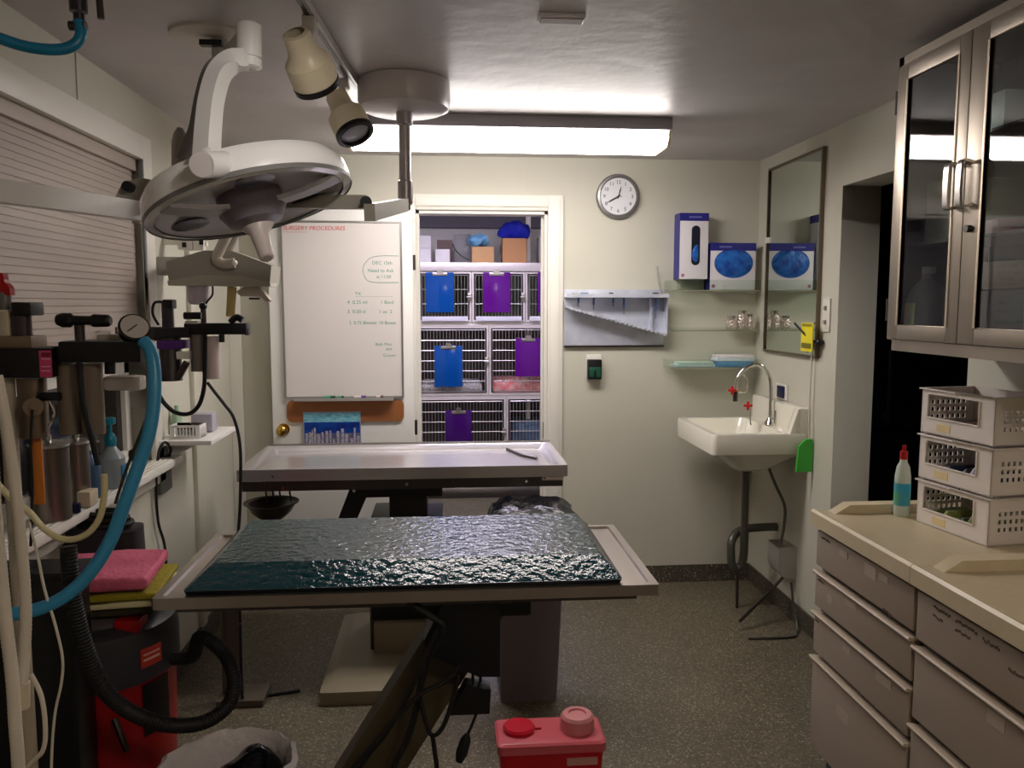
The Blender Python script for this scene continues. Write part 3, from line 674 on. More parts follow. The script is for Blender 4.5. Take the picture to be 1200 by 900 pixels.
# faucet
fx, fy = 1.69, 4.06
ft = thing('gooseneck_faucet', (fx, fy, SZ), 'chrome gooseneck faucet on the sink deck, with red tap caps', 'faucet')
MB().lathe([(.032, 0), (.032, .008), (.018, .03), (.014, .04)], (fx, fy, SZ), (fx, fy, 2), 20, absz=True).build('base', CHROME, ft)
pts = [(fx, fy, SZ+.03), (fx, fy, SZ+.17), (fx-.01, fy, 1.24), (fx-.05, fy, 1.295), (fx-.10, fy, 1.305), (fx-.15, fy, 1.28), (fx-.185, fy, 1.23), (fx-.19, fy, 1.16)]
MB().tube(pts, .0095, seg=12).build('spout', CHROME, ft)
Cy((fx-.19, fy, 1.17), (fx-.19, fy, 1.115), .013).build('nozzle', STEELD, ft)
MB().tube([(fx-.185, fy, 1.165), (fx-.14, fy, 1.165), (fx-.13, fy, 1.19), (fx-.135, fy, 1.23), (fx-.155, fy, 1.26)], .005, seg=8).build('eyewash_tube', CHROME, ft)
def cross(c, nm, par, lab=None):
    mb = MB().cyl((c[0]-.022, c[1], c[2]), (c[0]+.022, c[1], c[2]), .007, seg=10).cyl((c[0], c[1], c[2]-.022), (c[0], c[1], c[2]+.022), .007, seg=10).sphere(c, .011)
    return mb.build(nm, M('red_cap', (200, 20, 16), .3), par)
cross((fx-.215, fy-.02, 1.175), 'tap_cap', ft)
MB().tube([(fx-.10, fy+.02, SZ+.10), (fx-.10, fy+.015, SZ+.02), (fx-.098, fy+.01, SZ+.0)], .004, seg=8).build('tap_stem', CHROME, ft)
cross((fx-.125, fy-.01, SZ+.105), 'tap_cap', ft)
Cy((fx+.018, fy-.02, SZ), (fx+.018, fy-.02, SZ+.08), .006).build('lift_rod', CHROME, ft)
# drain pipe
PIPE = M('pipe_grey', (96, 94, 88), .35, .6)
dt = thing('drain_pipe', (1.575, 4.07, .2), 'grey metal drain pipe with trap under the sink', 'pipe')
px_ = 1.572
Cy((px_, 4.07, .785), (px_, 4.07, .74), .027).build('slip_nut', STEELD, dt)
Cy((px_, 4.07, .75), (px_, 4.07, .40), .019).build('tailpiece', PIPE, dt)
MB().tube([(px_, 4.07, .44), (px_, 4.07, .30), (px_-.012, 4.07, .235), (px_-.037, 4.07, .215), (px_-.062, 4.07, .24), (px_-.068, 4.075, .30), (px_-.06, 4.09, .36), (px_-.02, 4.115, .40), (px_+.05, 4.12, .42), (XR-.002, 4.12, .425)], .022, seg=14).build('trap', PIPE, dt)
MB().tube([(px_-.03, 4.07, .20), (px_-.03, 4.07, .1), (px_-.028, 4.07, .0)], .008, seg=8).build('drip_leg', STEELD, dt)
sp = thing('supply_hose', (1.66, 4.0, .3), 'dark supply hose curving from sink to the wall box', 'hose')
MB().tube([(1.66, 4.0, .865), (1.665, 4.0, .78), (1.70, 3.98, .68), (1.74, 3.96, .58), (1.735, 3.95, .47), (1.715, 3.94, .385)], .008, seg=8).build('hose', PIPE, sp)
jb = thing('junction_box', (1.72, 3.93, .23), 'grey metal box low on the right wall under the sink', 'box')
MB().prism([(1.675, 3.86, .37), (1.675, 3.86, .28), (1.70, 3.86, .235), (XR-.001, 3.86, .22), (XR-.001, 3.86, .385), (1.68, 3.86, .385)], (0, .14, 0)).build('housing', M('box_grey', (176, 174, 170), .4, .1), jb)
B(1.673, XR-.002, 3.858, 4.002, .385, .39).build('lid', STEEL, jb)
mb = MB().tube([(XR-.05, 3.9, .225), (XR-.10, 3.9, .17), (1.45, 3.78, .045)], .009, seg=8, smooth=False)
tag(mb.build('leaning_rod', STEELD), 'dark rod slanting to the floor from the grey wall box', 'rod')
mb = MB().tube([(1.73, 3.83, .22), (1.735, 3.8, .10), (1.72, 3.72, .01), (1.66, 3.66, .008), (1.45, 3.66, .007)], .006, seg=8)
tag(mb.build('floor_cable', PIPE), 'thin grey cord running along the floor below the wall box', 'cord')

# ------------------------------------------------------------------ base cabinets right
KX = 1.245; KF = 2.59
def drawer_unit(y0, y1, cols, label, stickers, ztop=.865):
    t = thing('drawer_cabinet', (1.5, (y0+y1)/2, 0), label, 'cabinet')
    B(KX+.035, XR-.003, y0, y1, .09, .872).build('carcass', M('carcass_gap_shade', (84, 72, 60), .5), t)  # dark carcass colour stands for the shade in the drawer gaps
    B(KX+.07, XR-.01, y0+.01, y1-.01, 0, .09).build('toe_kick', BLACK, t)
    for i, (z0, z1) in enumerate(cols):
        d = MB().box(KX+.008, KX+.034, y0+.006, y1-.006, z0+.004, z1-.012, bev=.003).build('drawer', DRAWER, t)
        if i: MB().prism([(KX+.034, y0+.004, z1-.012), (KX-.002, y0+.004, z1-.014), (KX-.005, y0+.004, z1-.008), (KX-.001, y0+.004, z1-.003), (KX+.034, y0+.004, z1-.009)], (0, y1-y0-.008, 0)).build('drawer_pull', M('pull_highlight', (190, 175, 154), .4), d)  # paler pull colour paints the highlight along each lip
        for (u0, u1, v0, v1) in stickers.get(i, []):
            ya = y1-(y1-y0)*u0; yb_ = y1-(y1-y0)*u1
            B(KX+.0068, KX+.0085, yb_, ya, z1-.02-(z1-z0)*v1, z1-.02-(z1-z0)*v0).build('label_sticker', LABELW, d)
        for (u0, u1, v) in stickers.get(('ink', i), []):
            mb = MB(); ya = y1-(y1-y0)*u0; n = int(((u1-u0)*(y1-y0))/.006); random.seed(i*9+int(u0*50))
            for k in range(n):
                yk = ya-k*.006; zz = z1-.02-(z1-z0)*v+random.uniform(-.003, .003); mb.box(KX+.0066, KX+.0085, yk-.004, yk, zz-.003, zz+.003)
            mb.build('handwriting', M('faded_ink', (104, 90, 80), .6), d)
    return t
colsA = [(.732, .868), (.590, .722), (.430, .578), (.095, .420)]
drawer_unit(2.006, KF, colsA, 'far drawer cabinet, topped by the white baskets, nearest the opening',
            {0: [(.28, .37, .05, .22), (.55, .66, .02, .3), (.69, .77, .05, .2)], 1: [(.37, .48, .02, .2), (.16, .22, .3, .5)], 2: [(.36, .44, .05, .25), (.70, .84, .05, .25)], 3: [(.32, .45, .22, .33)],
             ('ink', 0): [(.07, .18, .06), (.73, .83, .8)], ('ink', 1): [(.04, .12, .1)], ('ink', 2): [(.03, .08, .1)]})
colsB = [(.72, .868), (.50, .708), (.30, .488), (.095, .288)]
drawer_unit(1.40, 2.002, colsB, 'near drawer cabinet at the right edge with an empty counter',
            {1: [(.5, .6, .03, .2)], ('ink', 0): [(.13, .25, .06), (.13, .2, .22), (.28, .42, .06), (.28, .38, .22), (.45, .55, .1), (.6, .8, .3)]})
def counter(y0, y1, label):
    t = thing('countertop', (1.5, (y0+y1)/2, .873), label, 'countertop')
    MB().prism([(KX-.012, y0, .873), (KX-.012, y0, .918), (KX-.004, y0, .926), (KX+.012, y0, .920), (KX+.02, y0, .918), (XR-.002, y0, .918), (XR-.002, y0, .873)], (0, y1-y0, 0)).build('top', LAMIN, t)
    MB().prism([(KX+.05, y1-.05, .918), (KX+.10, y1-.05, .948), (XR-.002, y1-.05, .948), (XR-.002, y1-.05, .918)], (0, .049, 0)).build('raised_ledge', LAMIN, t)
    return t
counter(2.006, KF+.005, 'beige countertop under the baskets with a raised far ledge'); counter(1.38, 2.003, 'empty beige countertop at the right edge of the picture')

# baskets
def lattice(mb, o, u, v, n, du, dv, hu, hv, mu, mv, lu, lv, th):
    """flat panel from origin o spanning u*lu, v*lv, thickness th along n, with a grid of square holes"""
    o, u, v, n = map(Vector, (o, u, v, n))
    def slab(a0, a1, b0, b1):
        mb.prism([o+u*a0+v*b0, o+u*a1+v*b0, o+u*a1+v*b1, o+u*a0+v*b1], n*th)
    nu = int((lu-2*mu+du-hu)/du); nv = int((lv-2*mv+dv-hv)/dv)
    su = (lu-(nu-1)*du-hu)/2; sv = (lv-(nv-1)*dv-hv)/2
    b = 0
    for j in range(nv):
        z0 = sv+j*dv; slab(0, lu, b, z0); a = 0
        for i in range(nu):
            x0 = su+i*du; slab(a, x0, z0, z0+hv); a = x0+hu
        slab(a, lu, z0, z0+hv); b = z0+hv
    slab(0, lu, b, lv)
BX0, BX1, BY0, BY1, BH = 1.533, 1.728, 2.165, 2.455, .147
BROT = radians(8); BC = Vector((1.6305, 2.31, 0))
BASK = M('basket_plastic', (232, 224, 216), .4)
def basket(z0, label):
    t = thing('stacking_basket', (BC.x, BC.y, z0), label, 'basket', 'white stacking baskets on the counter')
    mb = MB(); h = BH-.006
    # front (faces -X) with large window
    mb.box(BX0, BX0+.004, BY0, BY0+.055, z0, z0+h).box(BX0, BX0+.004, BY1-.03, BY1, z0, z0+h).box(BX0, BX0+.004, BY0+.055, BY1-.03, z0, z0+.05).box(BX0, BX0+.004, BY0+.055, BY1-.03, z0+h-.018, z0+h)
    mb.tube([(BX0-.002, BY0+.055, z0+h-.018), (BX0-.002, BY0+.055, z0+.05), (BX0-.002, BY1-.03, z0+.05), (BX0-.002, BY1-.03, z0+h-.018)], .003, seg=6, smooth=False)
    lattice(mb, (BX0, BY0+.004, z0), (1, 0, 0), (0, 0, 1), (0, -1, 0), .0195, .0235, .011, .013, .03, .03, BX1-BX0, h, .004)
    lattice(mb, (BX0, BY1, z0), (1, 0, 0), (0, 0, 1), (0, -1, 0), .0195, .0235, .011, .013, .03, .03, BX1-BX0, h, .004)
    lattice(mb, (BX1, BY0, z0), (0, 1, 0), (0, 0, 1), (-1, 0, 0), .0195, .0235, .011, .013, .03, .03, BY1-BY0, h, .004)
    mb.build('basket_walls', BASK, t)
    B(BX0, BX1, BY0, BY1, z0, z0+.004).build('basket_floor', BASK, t)
    MB().box(BX0-.008, BX1, BY0-.008, BY0, z0+h-.004, z0+h).box(BX0-.008, BX1, BY1, BY1+.006, z0+h-.004, z0+h).box(BX0-.008, BX0, BY0, BY1, z0+h-.004, z0+h).build('rim', BASK, t)
    B(BX0-.0015, BX0, 2.33, 2.385, z0+.012, z0+.035).build('tape_label', M('tape_cream', (232, 210, 160), .5), t)
    t.rotation_euler.z = BROT
    return t
z = .9185
labs = ['white basket at the bottom of the stack, holding green packets', 'middle white basket holding dark blue and white items', 'top white basket with reddish items inside']
for i in range(3): basket(z+BH*i, labs[i])
random.seed(11)
CM = [[(90, 120, 60), (150, 160, 90), (60, 66, 60)], [(50, 60, 90), (190, 190, 200), (40, 40, 50), (120, 130, 160)], [(170, 110, 100), (200, 180, 170), (120, 70, 66)]]
for i in range(3):
    zb = z+BH*i+.0045; n = 7
    for k in range(n):
        c = CM[i][k % len(CM[i])]; mt = M('pouch_%d_%d' % c[:2], c, .4, bump=.4, bscale=60)
        yk = BY0+.045+k*.034; hh = random.uniform(.03, .062) if i < 2 else random.uniform(.02, .036); lean = random.uniform(.002, .01)
        mb = MB().loft([rl(BX0+.02, BX1-.02, yk, yk+.026, zb, .008, 3), rl(BX0+.02, BX1-.02, yk+lean*.3, yk+.026, zb+hh*.7, .008, 3), rl(BX0+.03, BX1-.03, yk+.008, yk+.02, zb+hh, .005, 3)])
        o = tag(mb.build('packaged_supply', mt), ['green and grey sealed packet in the bottom basket', 'blue and white sealed packet in the middle basket', 'reddish sealed packet in the top basket'][i], 'packet', ['packets in the bottom basket', 'packets in the middle basket', 'packets in the top basket'][i])
        dv = Matrix.Rotation(BROT, 3, 'Z') @ (o.location-BC); o.location = (BC.x+dv.x, BC.y+dv.y, o.location.z); o.rotation_euler.z = BROT
# spray / dish bottle behind the baskets
q = thing('squeeze_bottle', (1.505, 2.512, .918), 'clear green and blue squeeze bottle with red cap behind the baskets', 'bottle')
MB().lathe([(.022, 0), (.025, .008), (.025, .13), (.020, .165), (.012, .18), (.012, .19)], (1.505, 2.512, .9185), (1.505, 2.512, 2), 20, absz=True).build('bottle_body', M('bottle_pale', (196, 208, 196), .25), q)
MB().lathe([(.0256, 0), (.0256, .075)], (1.505, 2.512, .955), (1.505, 2.512, 2), 20, absz=True, cap=False).build('label_wrap', M('label_green_blue', (110, 176, 70), .35, rgb2=(50, 160, 200), vscale=14), q)
MB().cyl((1.505, 2.512, 1.108), (1.505, 2.512, 1.135), .012).cyl((1.505, 2.512, 1.135), (1.505, 2.512, 1.155), .006).build('cap', REDPL, q)

# ------------------------------------------------------------------ upper cabinet
UX, UY0, UY1, UZ0, UZ1 = 1.43, 1.70, 2.515, 1.470, 2.385
t = thing('glass_door_cabinet', (1.6, 1.95, UZ0), 'stainless wall cabinet with two glass doors over the counter', 'cabinet')
mb = MB().box(UX+.02, XR-.002, UY0, UY0+.01, UZ0, UZ1).box(UX+.02, XR-.002, UY1-.01, UY1, UZ0, UZ1).box(UX+.02, XR-.002, UY0, UY1, UZ0, UZ0+.03).box(UX+.02, XR-.002, UY0, UY1, UZ1-.012, UZ1).box(XR-.01, XR-.002, UY0, UY1, UZ0, UZ1)
mb.box(UX, UX+.02, UY0, UY1, UZ0, UZ0+.035).box(UX, UX+.02, UY0, UY1, UZ1-.03, UZ1).box(UX, UX+.02, UY1-.028, UY1, UZ0, UZ1)
mb.build('cabinet_shell', STEELB, t)
for z in (1.80, 2.08): B(UX+.04, XR-.012, UY0+.012, UY1-.012, z, z+.008).build('shelf', M('inner_shelf', (90, 84, 80), .35, .6), t)
DM = 2.132
B(XR-.016, XR-.010, UY0+.012, UY1-.012, UZ0+.03, UZ1-.012).build('fill_panel', M('cabinet_fill', (168, 162, 160), .4), t)  # pale panel added to brighten the cabinet contents
for (a, b, nm) in ((DM, UY1-.028, 'door'), (UY0, DM-.003, 'door')):
    z0, z1 = UZ0+.038, UZ1-.035; w0 = .065; w1 = .085
    gx = (UX-.018, UX-.001)
    mb = MB().box(*gx, a, a+.05, z0, z1, bev=.002).box(*gx, b-.055, b, z0, z1, bev=.002).box(*gx, a+.05, b-.055, z1-.05, z1, bev=.002).box(*gx, a+.05, b-.055, z0, z0+.045, bev=.002)
    if a < 2.0: mb = MB().box(*gx, b-.07, b, z0, z1, bev=.002).box(*gx, a, a+.05, z0, z1, bev=.002).box(*gx, a+.05, b-.07, z1-.05, z1, bev=.002).box(*gx, a+.05, b-.07, z0, z0+.045, bev=.002)
    d = mb.build(nm, STEELB, t)
    g0, g1 = (a+.05, b-.055) if a > 2.0 else (a+.05, b-.07)
    B(UX-.012, UX-.009, g0, g1, z0+.045, z1-.05).build('glass_pane', GLASS, d)
    MB().tube([(UX-.019, g0, z0+.045), (UX-.019, g1, z0+.045), (UX-.019, g1, z1-.05), (UX-.019, g0, z1-.05)], .003, seg=6, smooth=False, closed=True).build('glazing_bead', M('bead_light', (226, 214, 196), .3, .6), d)
    hy = a+.026 if a > 2.0 else b-.026
    MB().tube([(UX-.018, hy, 1.995), (UX-.045, hy, 2.0), (UX-.052, hy, 1.98), (UX-.052, hy, 1.90), (UX-.045, hy, 1.88), (UX-.018, hy, 1.885)], 0, flat=(.008, .022, (0, 1, 0)), sub=4).build('handle', STEEL, d)
    if a < 2.0: MB().cyl((UX-.018, b-.03, 1.82), (UX-.03, b-.03, 1.82), .010, seg=16).build('lock', STEELD, d)
for z in (1.60, 2.245): MB().cyl((UX-.012, UY1-.02, z-.035), (UX-.012, UY1-.02, z+.035), .007, seg=10).build('hinge', STEELD, t)
# contents
def jug(x, y, z, label):
    q = thing('plastic_jug', (x, y, z), label, 'jug')
    MB().lathe([(.05, 0), (.058, .01), (.058, .13), (.045, .165), (.02, .195), (.018, .21)], (x, y, z), (x, y, 9), 24, absz=True).build('jug_body', M('jug_plastic', (150, 146, 156), .3), q)
    Cy((x, y, z+.211), (x, y, z+.232), .02).build('cap', M('jug_cap', (190, 186, 180), .4), q)
    B(x-.0605, x-.057, y-.03, y+.022, z+.02, z+.12).build('jug_label', M('jug_label', (216, 212, 180), .5), q)
jug(1.505, 2.425, 1.5015, 'translucent jug with cream label behind the far glass door of the cabinet')
def cbox(x0, x1, y0, y1, z0, z1, nm, mat, label, cat='box'): return tag(B(x0, x1, y0, y1, z0, z1, bev=.003).build(nm, mat), label, cat, 'boxes inside the glass door cabinet')
cbox(1.62, 1.75, 2.1, 2.46, 1.501, 1.66, 'storage_box', M('box_dark_blue', (70, 76, 96), .5), 'dark blue box behind the translucent jug')
cbox(1.58, 1.75, 2.08, 2.46, 1.661, 1.74, 'storage_box', M('box_brown', (120, 78, 62), .5), 'brown box stacked behind the translucent jug')
cbox(1.50, 1.74, 2.30, 2.45, 1.809, 1.99, 'storage_box', M('box_pale', (170, 166, 156), .5), 'pale box on the cabinet middle shelf near the far end')
cbox(1.50, 1.74, 2.11, 2.27, 1.809, 1.85, 'storage_box', M('box_rose', (190, 140, 140), .5), 'low rose coloured box on the cabinet middle shelf')
cbox(1.52, 1.74, 2.14, 2.3, 2.089, 2.2, 'storage_box', M('box_grey', (110, 106, 108), .5), 'grey box on the cabinet top shelf, far side')
cbox(1.52, 1.74, 1.80, 2.0, 1.62, 1.76, 'storage_box', M('box_taupe', (140, 128, 116), .5), 'taupe box behind the near glass door, upper of two')
cbox(1.52, 1.74, 1.78, 2.02, 1.501, 1.619, 'storage_box', M('box_greygreen', (96, 104, 100), .5), 'grey green box at the bottom behind the near glass door')
cbox(1.52, 1.74, 1.80, 2.0, 2.089, 2.21, 'storage_box', M('box_white', (160, 156, 156), .5), 'off white box on the top shelf behind the near glass door')

# ------------------------------------------------------------------ exam tables
def table_top(t, x0, x1, y0, y1, z, mat, th=.028, rim=.03, dished=0):
    mb = MB()
    A = rl(x0, x1, y0, y1, z-th, .004, 1); Bq = rl(x0, x1, y0, y1, z, .004, 1); Cq = rl(x0+rim, x1-rim, y0+rim, y1-rim, z, .004, 1)
    if dished: mb.loft([A, Bq, Cq, rl(x0+rim+.01, x1-rim-.01, y0+rim+.01, y1-rim-.01, z-dished, .01, 1)])
    else: mb.loft([A, Bq, rl(x0+.02, x1-.02, y0+.02, y1-.02, z, .004, 1), rl(x0+.024, x1-.024, y0+.024, y1-.024, z-.006, .004, 1)])
    return mb.build('table_top', mat, t)
# front table, Z-lift with slanted arm
TZ = .92
t = thing('exam_table', (-.09, 2.2, 0), 'front stainless exam table under the teal padded top', 'table')
table_top(t, -.703, .527, 1.92, 2.475, TZ, M('table_steel', (176, 166, 158), .3, .9, var=.06, vscale=8))
MB().box(-.66, .48, 1.96, 2.43, TZ-.05, TZ-.028).box(-.35, .17, 2.02, 2.38, TZ-.075, TZ-.05).build('under_frame', STEELD, t)
# slanted lift arm down to the left
A0 = at(545, 722, Y=2.12); A1 = at(430, 905, Y=2.12)
dirv = (A0-A1).normalized(); A0 = A0+dirv*.0; 
k = (0.845-A0.z)/dirv.z; topp = A0+dirv*k*0.98; k2 = (0.06-A1.z)/dirv.z; botp = A1+dirv*k2
ARM = M('lift_arm_paint', (72, 63, 44), .5)
MB().tube([topp, botp], 0, flat=(.11, .15, (1, 0, 0)), smooth=False).build('lift_arm', ARM, t)
B(-.72, .1, 2.07, 2.33, .0, .06, bev=.015).build('base_plate', PEDESTD, t)
B(-.20, .22, 2.04, 2.36, .80, TZ-.07, bev=.01).build('lift_head', BLACK, t)
for q_ in ((483, 712), (497, 712)): pass
# pad
P1 = TZ
t = thing('table_pad', (-.095, 2.18, P1), 'dark teal wrinkled vinyl pad with sloping edges on the front table', 'pad')
MB().loft([rl(-.630, .434, 1.936, 2.462, P1, .01, 2), rl(-.634, .438, 1.932, 2.466, P1+.012, .01, 2)]).build('pad_base', TEALD, t)
MB().loft([rl(-.632, .436, 1.934, 2.464, P1+.012, .01, 3), rl(-.592, .402, 2.036, 2.452, P1+.045, .006, 3), rl(-.588, .398, 2.040, 2.448, P1+.046, .006, 3)]).build('pad_cover', TEAL, t, sharp=10)
# black motor box and cables under the front table
t = thing('power_supply_box', (.03, 2.0, .0), 'black box with hanging cables under the front table', 'box')
a = at(503, 705, Y=2.5); b = at(585, 790, Y=2.5)
pts = [at(x, y, Y=2.0) for x, y in ((520, 700), (585, 700), (585, 786), (560, 786), (505, 762), (497, 745))]
MB().prism([(p.x, 1.965, p.z) for p in pts], (0, .08, 0)).build('housing', BLACK, t)
zt = at(550, 700, Y=2.0).z
B(-.03, .06, 1.975, 2.03, zt-.01, TZ-.052).build('hanger', BLACK, t)
t.location.z = at(550, 786, Y=2.0).z
for ch in t.children:
    for v in ch.data.vertices: v.co.z -= t.location.z
g = 'black cables hanging under the front table'
cabs = [([(478, 705), (505, 722), (520, 735), (508, 760), (496, 790), (488, 830), (476, 870), (460, 905), (450, 990), (448, 1076)], 'thick black cable looping from the table head to the floor at left'),
        ([(515, 735), (500, 765), (492, 810), (500, 850), (508, 862), (520, 850), (532, 815), (537, 790)], 'black cable making a loop below the power box'),
        ([(512, 738), (497, 775), (478, 815), (452, 860), (420, 905), (400, 990), (396, 1070)], 'leftmost black cable running down the slanted arm'),
        ([(540, 780), (520, 800), (495, 812), (470, 835), (440, 870), (412, 905), (380, 990), (372, 1068)], 'black cable crossing the slanted arm low down'),
        ([(507, 862), (510, 885), (512, 905), (514, 990), (516, 1066)], 'short straight black cable at the bottom of the loop')]
for P, lab in cabs:
    Yc = 1.955
    cp = [at(x, y, Y=Yc-.016*cabs.index((P, lab))) for x, y in P]
    if cp[-1].z < .3: cp[-1].z = .008
    tag(MB().tube(cp, .009 if 'thick' in lab else .006, seg=8).build('power_cable', BLACKR), lab, 'cable', g)
    for_y = None
t = thing('plug_cable', (.03, 2.04, .3), 'cord ending in a dangling black plug beside the loop', 'cord')
MB().tube([at(x, y, Y=2.02) for x, y in ((563, 790), (562, 820), (556, 842), (545, 868))], .004, seg=8).build('cord', BLACKR, t)
MB().lathe([(.006, 0), (.014, .2), (.016, .7), (.01, 1)], at(548, 860, Y=2.02), at(538, 892, Y=2.02), 14).build('plug', BLACKR, t)
t = thing('foot_switch', (.15, 2.75, 0), 'dark unit hanging below the black power box', 'switch')
a = at(545, 800, Y=2.0); b = at(575, 832, Y=2.0); zz = b.z
t.location = (a.x, 2.0, zz)
MB().prism([(a.x, 1.98, a.z), (b.x, 1.98, a.z-.012), (b.x-.004, 1.98, zz), (a.x-.04, 1.98, zz)], (0, .05, 0)).build('body', BLACK, t)
MB().cyl((a.x+.02, 2.0, a.z-.01), (a.x+.02, 2.0, at(550, 787, Y=2.0).z), .004, seg=8).build('cord', BLACKR, t)

# back table: stainless tub table
t = thing('exam_table', (-.18, 3.74, 0), 'rear stainless tub table with raised rim in front of the doorway', 'table')
TZ2 = .925
mb = MB()
x0, x1, y0, y1 = -.88, .523, 3.41, 4.02
mb.loft([rl(x0, x1, y0, y1, TZ2-.05, .004, 1), rl(x0, x1, y0, y1, TZ2, .004, 1), rl(x0+.035, x1-.035, y0+.035, y1-.035, TZ2-.004, .004, 1), rl(x0+.06, x1-.06, y0+.06, y1-.06, TZ2-.03, .01, 1)])
mb.build('table_top', M('tub_steel', (214, 210, 212), .25, .75, var=.05, vscale=5), t)
MB().box(x0, x1, y1-.008, y1, TZ2, TZ2+.006).build('rear_flange', STEEL, t)
MB().box(x0+.02, x1-.02, y0+.012, y0+.03, TZ2-.095, TZ2-.05).box(x0+.02, x1-.02, y1-.03, y1-.012, TZ2-.095, TZ2-.05).box(x0+.02, x0+.04, y0+.03, y1-.03, TZ2-.095, TZ2-.05).box(x1-.04, x1-.02, y0+.03, y1-.03, TZ2-.095, TZ2-.05).build('under_frame', STEELD, t)
mb = MB()
for px, py in ((310, 566), (332, 572), (320, 558), (415, 575), (477, 567), (638, 560), (617, 564)):
    p = at(px, py, Y=y0); mb.cyl((p.x, y0-.006, p.z), (p.x, y0+.012, p.z), .006, seg=10)
mb.build('bolts', CHROME, t)
B(.41, .505, y0-.006, y0, TZ2-.065, TZ2-.052, bev=.002).build('latch_plate', M('latch_cream', (220, 208, 190), .4), t)
mb = MB().tube([(.30, 3.95, TZ2-.024), (.33, 3.86, TZ2-.024), (.36, 3.78, TZ2-.024), (.42, 3.7, TZ2-.024)], .007, seg=8)
mb.build('drain_trough', STEELD, t)
B(-.40, -.02, 3.52, 3.86, TZ2-.155, TZ2-.095, bev=.006).build('lift_head', BLACK, t)
B(-.26, -.09, 3.60, 3.82, .55, TZ2-.15, bev=.004).build('upper_column', M('column_black', (28, 25, 24), .35), t)
B(-.345, -.02, 3.50, 3.88, .085, .66, bev=.006).build('lower_column', PEDESTD, t)
B(-.325, -.03, 3.46, 3.50, .085, .22, bev=.004).build('column_shoe', PEDEST, t)
MB().loft([rl(-.52, .10, 3.17, 4.0, .0, .01, 2), rl(-.52, .10, 3.17, 4.0, .055, .01, 2), rl(-.47, .05, 3.24, 3.95, .085, .03, 2)]).build('base', PEDEST, t)
MB().prism([(-.42, 3.5, TZ2-.10), (-.33, 3.5, TZ2-.10), (-.42, 3.5, .62), (-.50, 3.5, .62)], (0, .04, 0)).build('lever', BLACK, t)
# round bowl hanging under the left end of the rear table
a = at(318, 588, Y=3.6)
t = thing('hanging_bowl', (a.x, 3.6, a.z-.08), 'dark steel bowl hooked under the left end of the rear table', 'bowl')
MB().lathe([(.05, 0), (.085, .03), (.105, .065), (.12, .072), (.12, .076), (.10, .07), (.08, .04), (.04, .01)], (a.x, 3.6, a.z-.075), (a.x, 3.6, 9), 28, absz=True, cap=False).build('bowl', STEELD, t)
for dx in (-.03, .0, .03, .075): MB().tube([(a.x+dx, 3.6+.05, a.z-.01), (a.x+dx, 3.6, TZ2-.05)], .0045, seg=6, smooth=False).build('hanger_wire', STEELD, t)
# grey waste bin with black bag under right end of the rear table
a = at(588, 700, Y=3.35); b = at(660, 829, Z=0)
BX, BXX = .207, .455
t = thing('waste_bin', (.33, 3.44, 0), 'grey waste bin lined with a black bag under the rear table', 'bin')
MB().loft([rl(BX+.005, BXX-.012, 3.14, 3.39, .0, .012, 3), rl(BX-.01, BXX+.012, 3.10, 3.40, .68, .015, 3)]).build('bin_body', BINGREY, t)
mb = MB().loft([rl(BX-.02, BXX+.035, 3.085, 3.40, .60, .03, 4), rl(BX-.035, BXX+.05, 3.07, 3.40, .70, .05, 4), rl(BX-.02, BXX+.06, 3.075, 3.40, .78, .05, 4), rl(BX+.02, BXX-.0, 3.12, 3.37, .80, .05, 4), rl(BX+.09, BXX-.09, 3.22, 3.27, .79, .01, 4)])
bmesh.ops.subdivide_edges(mb.bm, edges=mb.bm.edges, cuts=2, use_grid_fill=True); mb.jitter(.008, 16); mb.build('bin_liner', BLACKBAG, t)

# clear acrylic panel at left under tables -> stainless leg panel
t = thing('folded_stand', (-.72, 3.1, 0), 'thin stainless upright stand left of the rear table pedestal', 'stand')
LEGM = M('leg_steel', (110, 100, 90), .3, .5)
mb = MB()
for px in (262, 282): 
    a = at(px, 760, Y=3.25); mb.box(a.x-.008, a.x+.008, 3.24, 3.26, .03, .60, bev=.002)
a = at(262, 760, Y=3.25); b = at(282, 760, Y=3.25); mb.box(a.x, b.x, 3.245, 3.255, .06, .58)
mb.build('upright', LEGM, t)
B(a.x-.02, b.x+.10, 3.18, 3.34, 0, .03, bev=.006).build('foot', LEGM, t)

# ------------------------------------------------------------------ bin bottom left, sharps container
t = thing('waste_basket', (-.535, 1.90, 0), 'round basket with crumpled white liner at bottom left', 'bin')
MB().lathe([(.115, 0), (.152, .49), (.152, .505)], (-.535, 1.90, 0), (-.535, 1.90, 9), 32, absz=True, cap=False).build('basket_body', WHITE, t)
mb = MB().lathe([(.150, .25), (.158, .39), (.167, .48), (.166, .510), (.153, .520), (.146, .50), (.138, .43), (.12, .25), (0, .2)], (-.535, 1.90, 0), (-.535, 1.90, 9), 48, absz=True, cap=False)
for v in mb.bm.verts:
    an = math.atan2(v.co.y-1.90, v.co.x+.535); rr_ = 1+.022*sin(an*13+v.co.z*40)+.018*sin(an*29+v.co.z*23); v.co.x = -.535+(v.co.x+.535)*rr_; v.co.y = 1.90+(v.co.y-1.90)*rr_
mb.build('plastic_liner', M('liner_white', (226, 220, 218), .25, bump=.7, bscale=30), t)
mb = MB().sphere((-.488, 1.935, .445), 1, (.075, .075, .08), seg=24); mb.jitter(.008, 15)
tag(mb.build('dark_rubbish', BLACKBAG), 'black rubbish bundle inside the white lined basket', 'bag')
t = thing('sharps_container', (.19, 2.52, 0), 'red sharps container with pale lids on the floor', 'container')
s0, s1, sy0, sy1, sz = at(583, 885, Y=2.47).x, at(711, 885, Y=2.47).x, 2.47, 2.64, .195
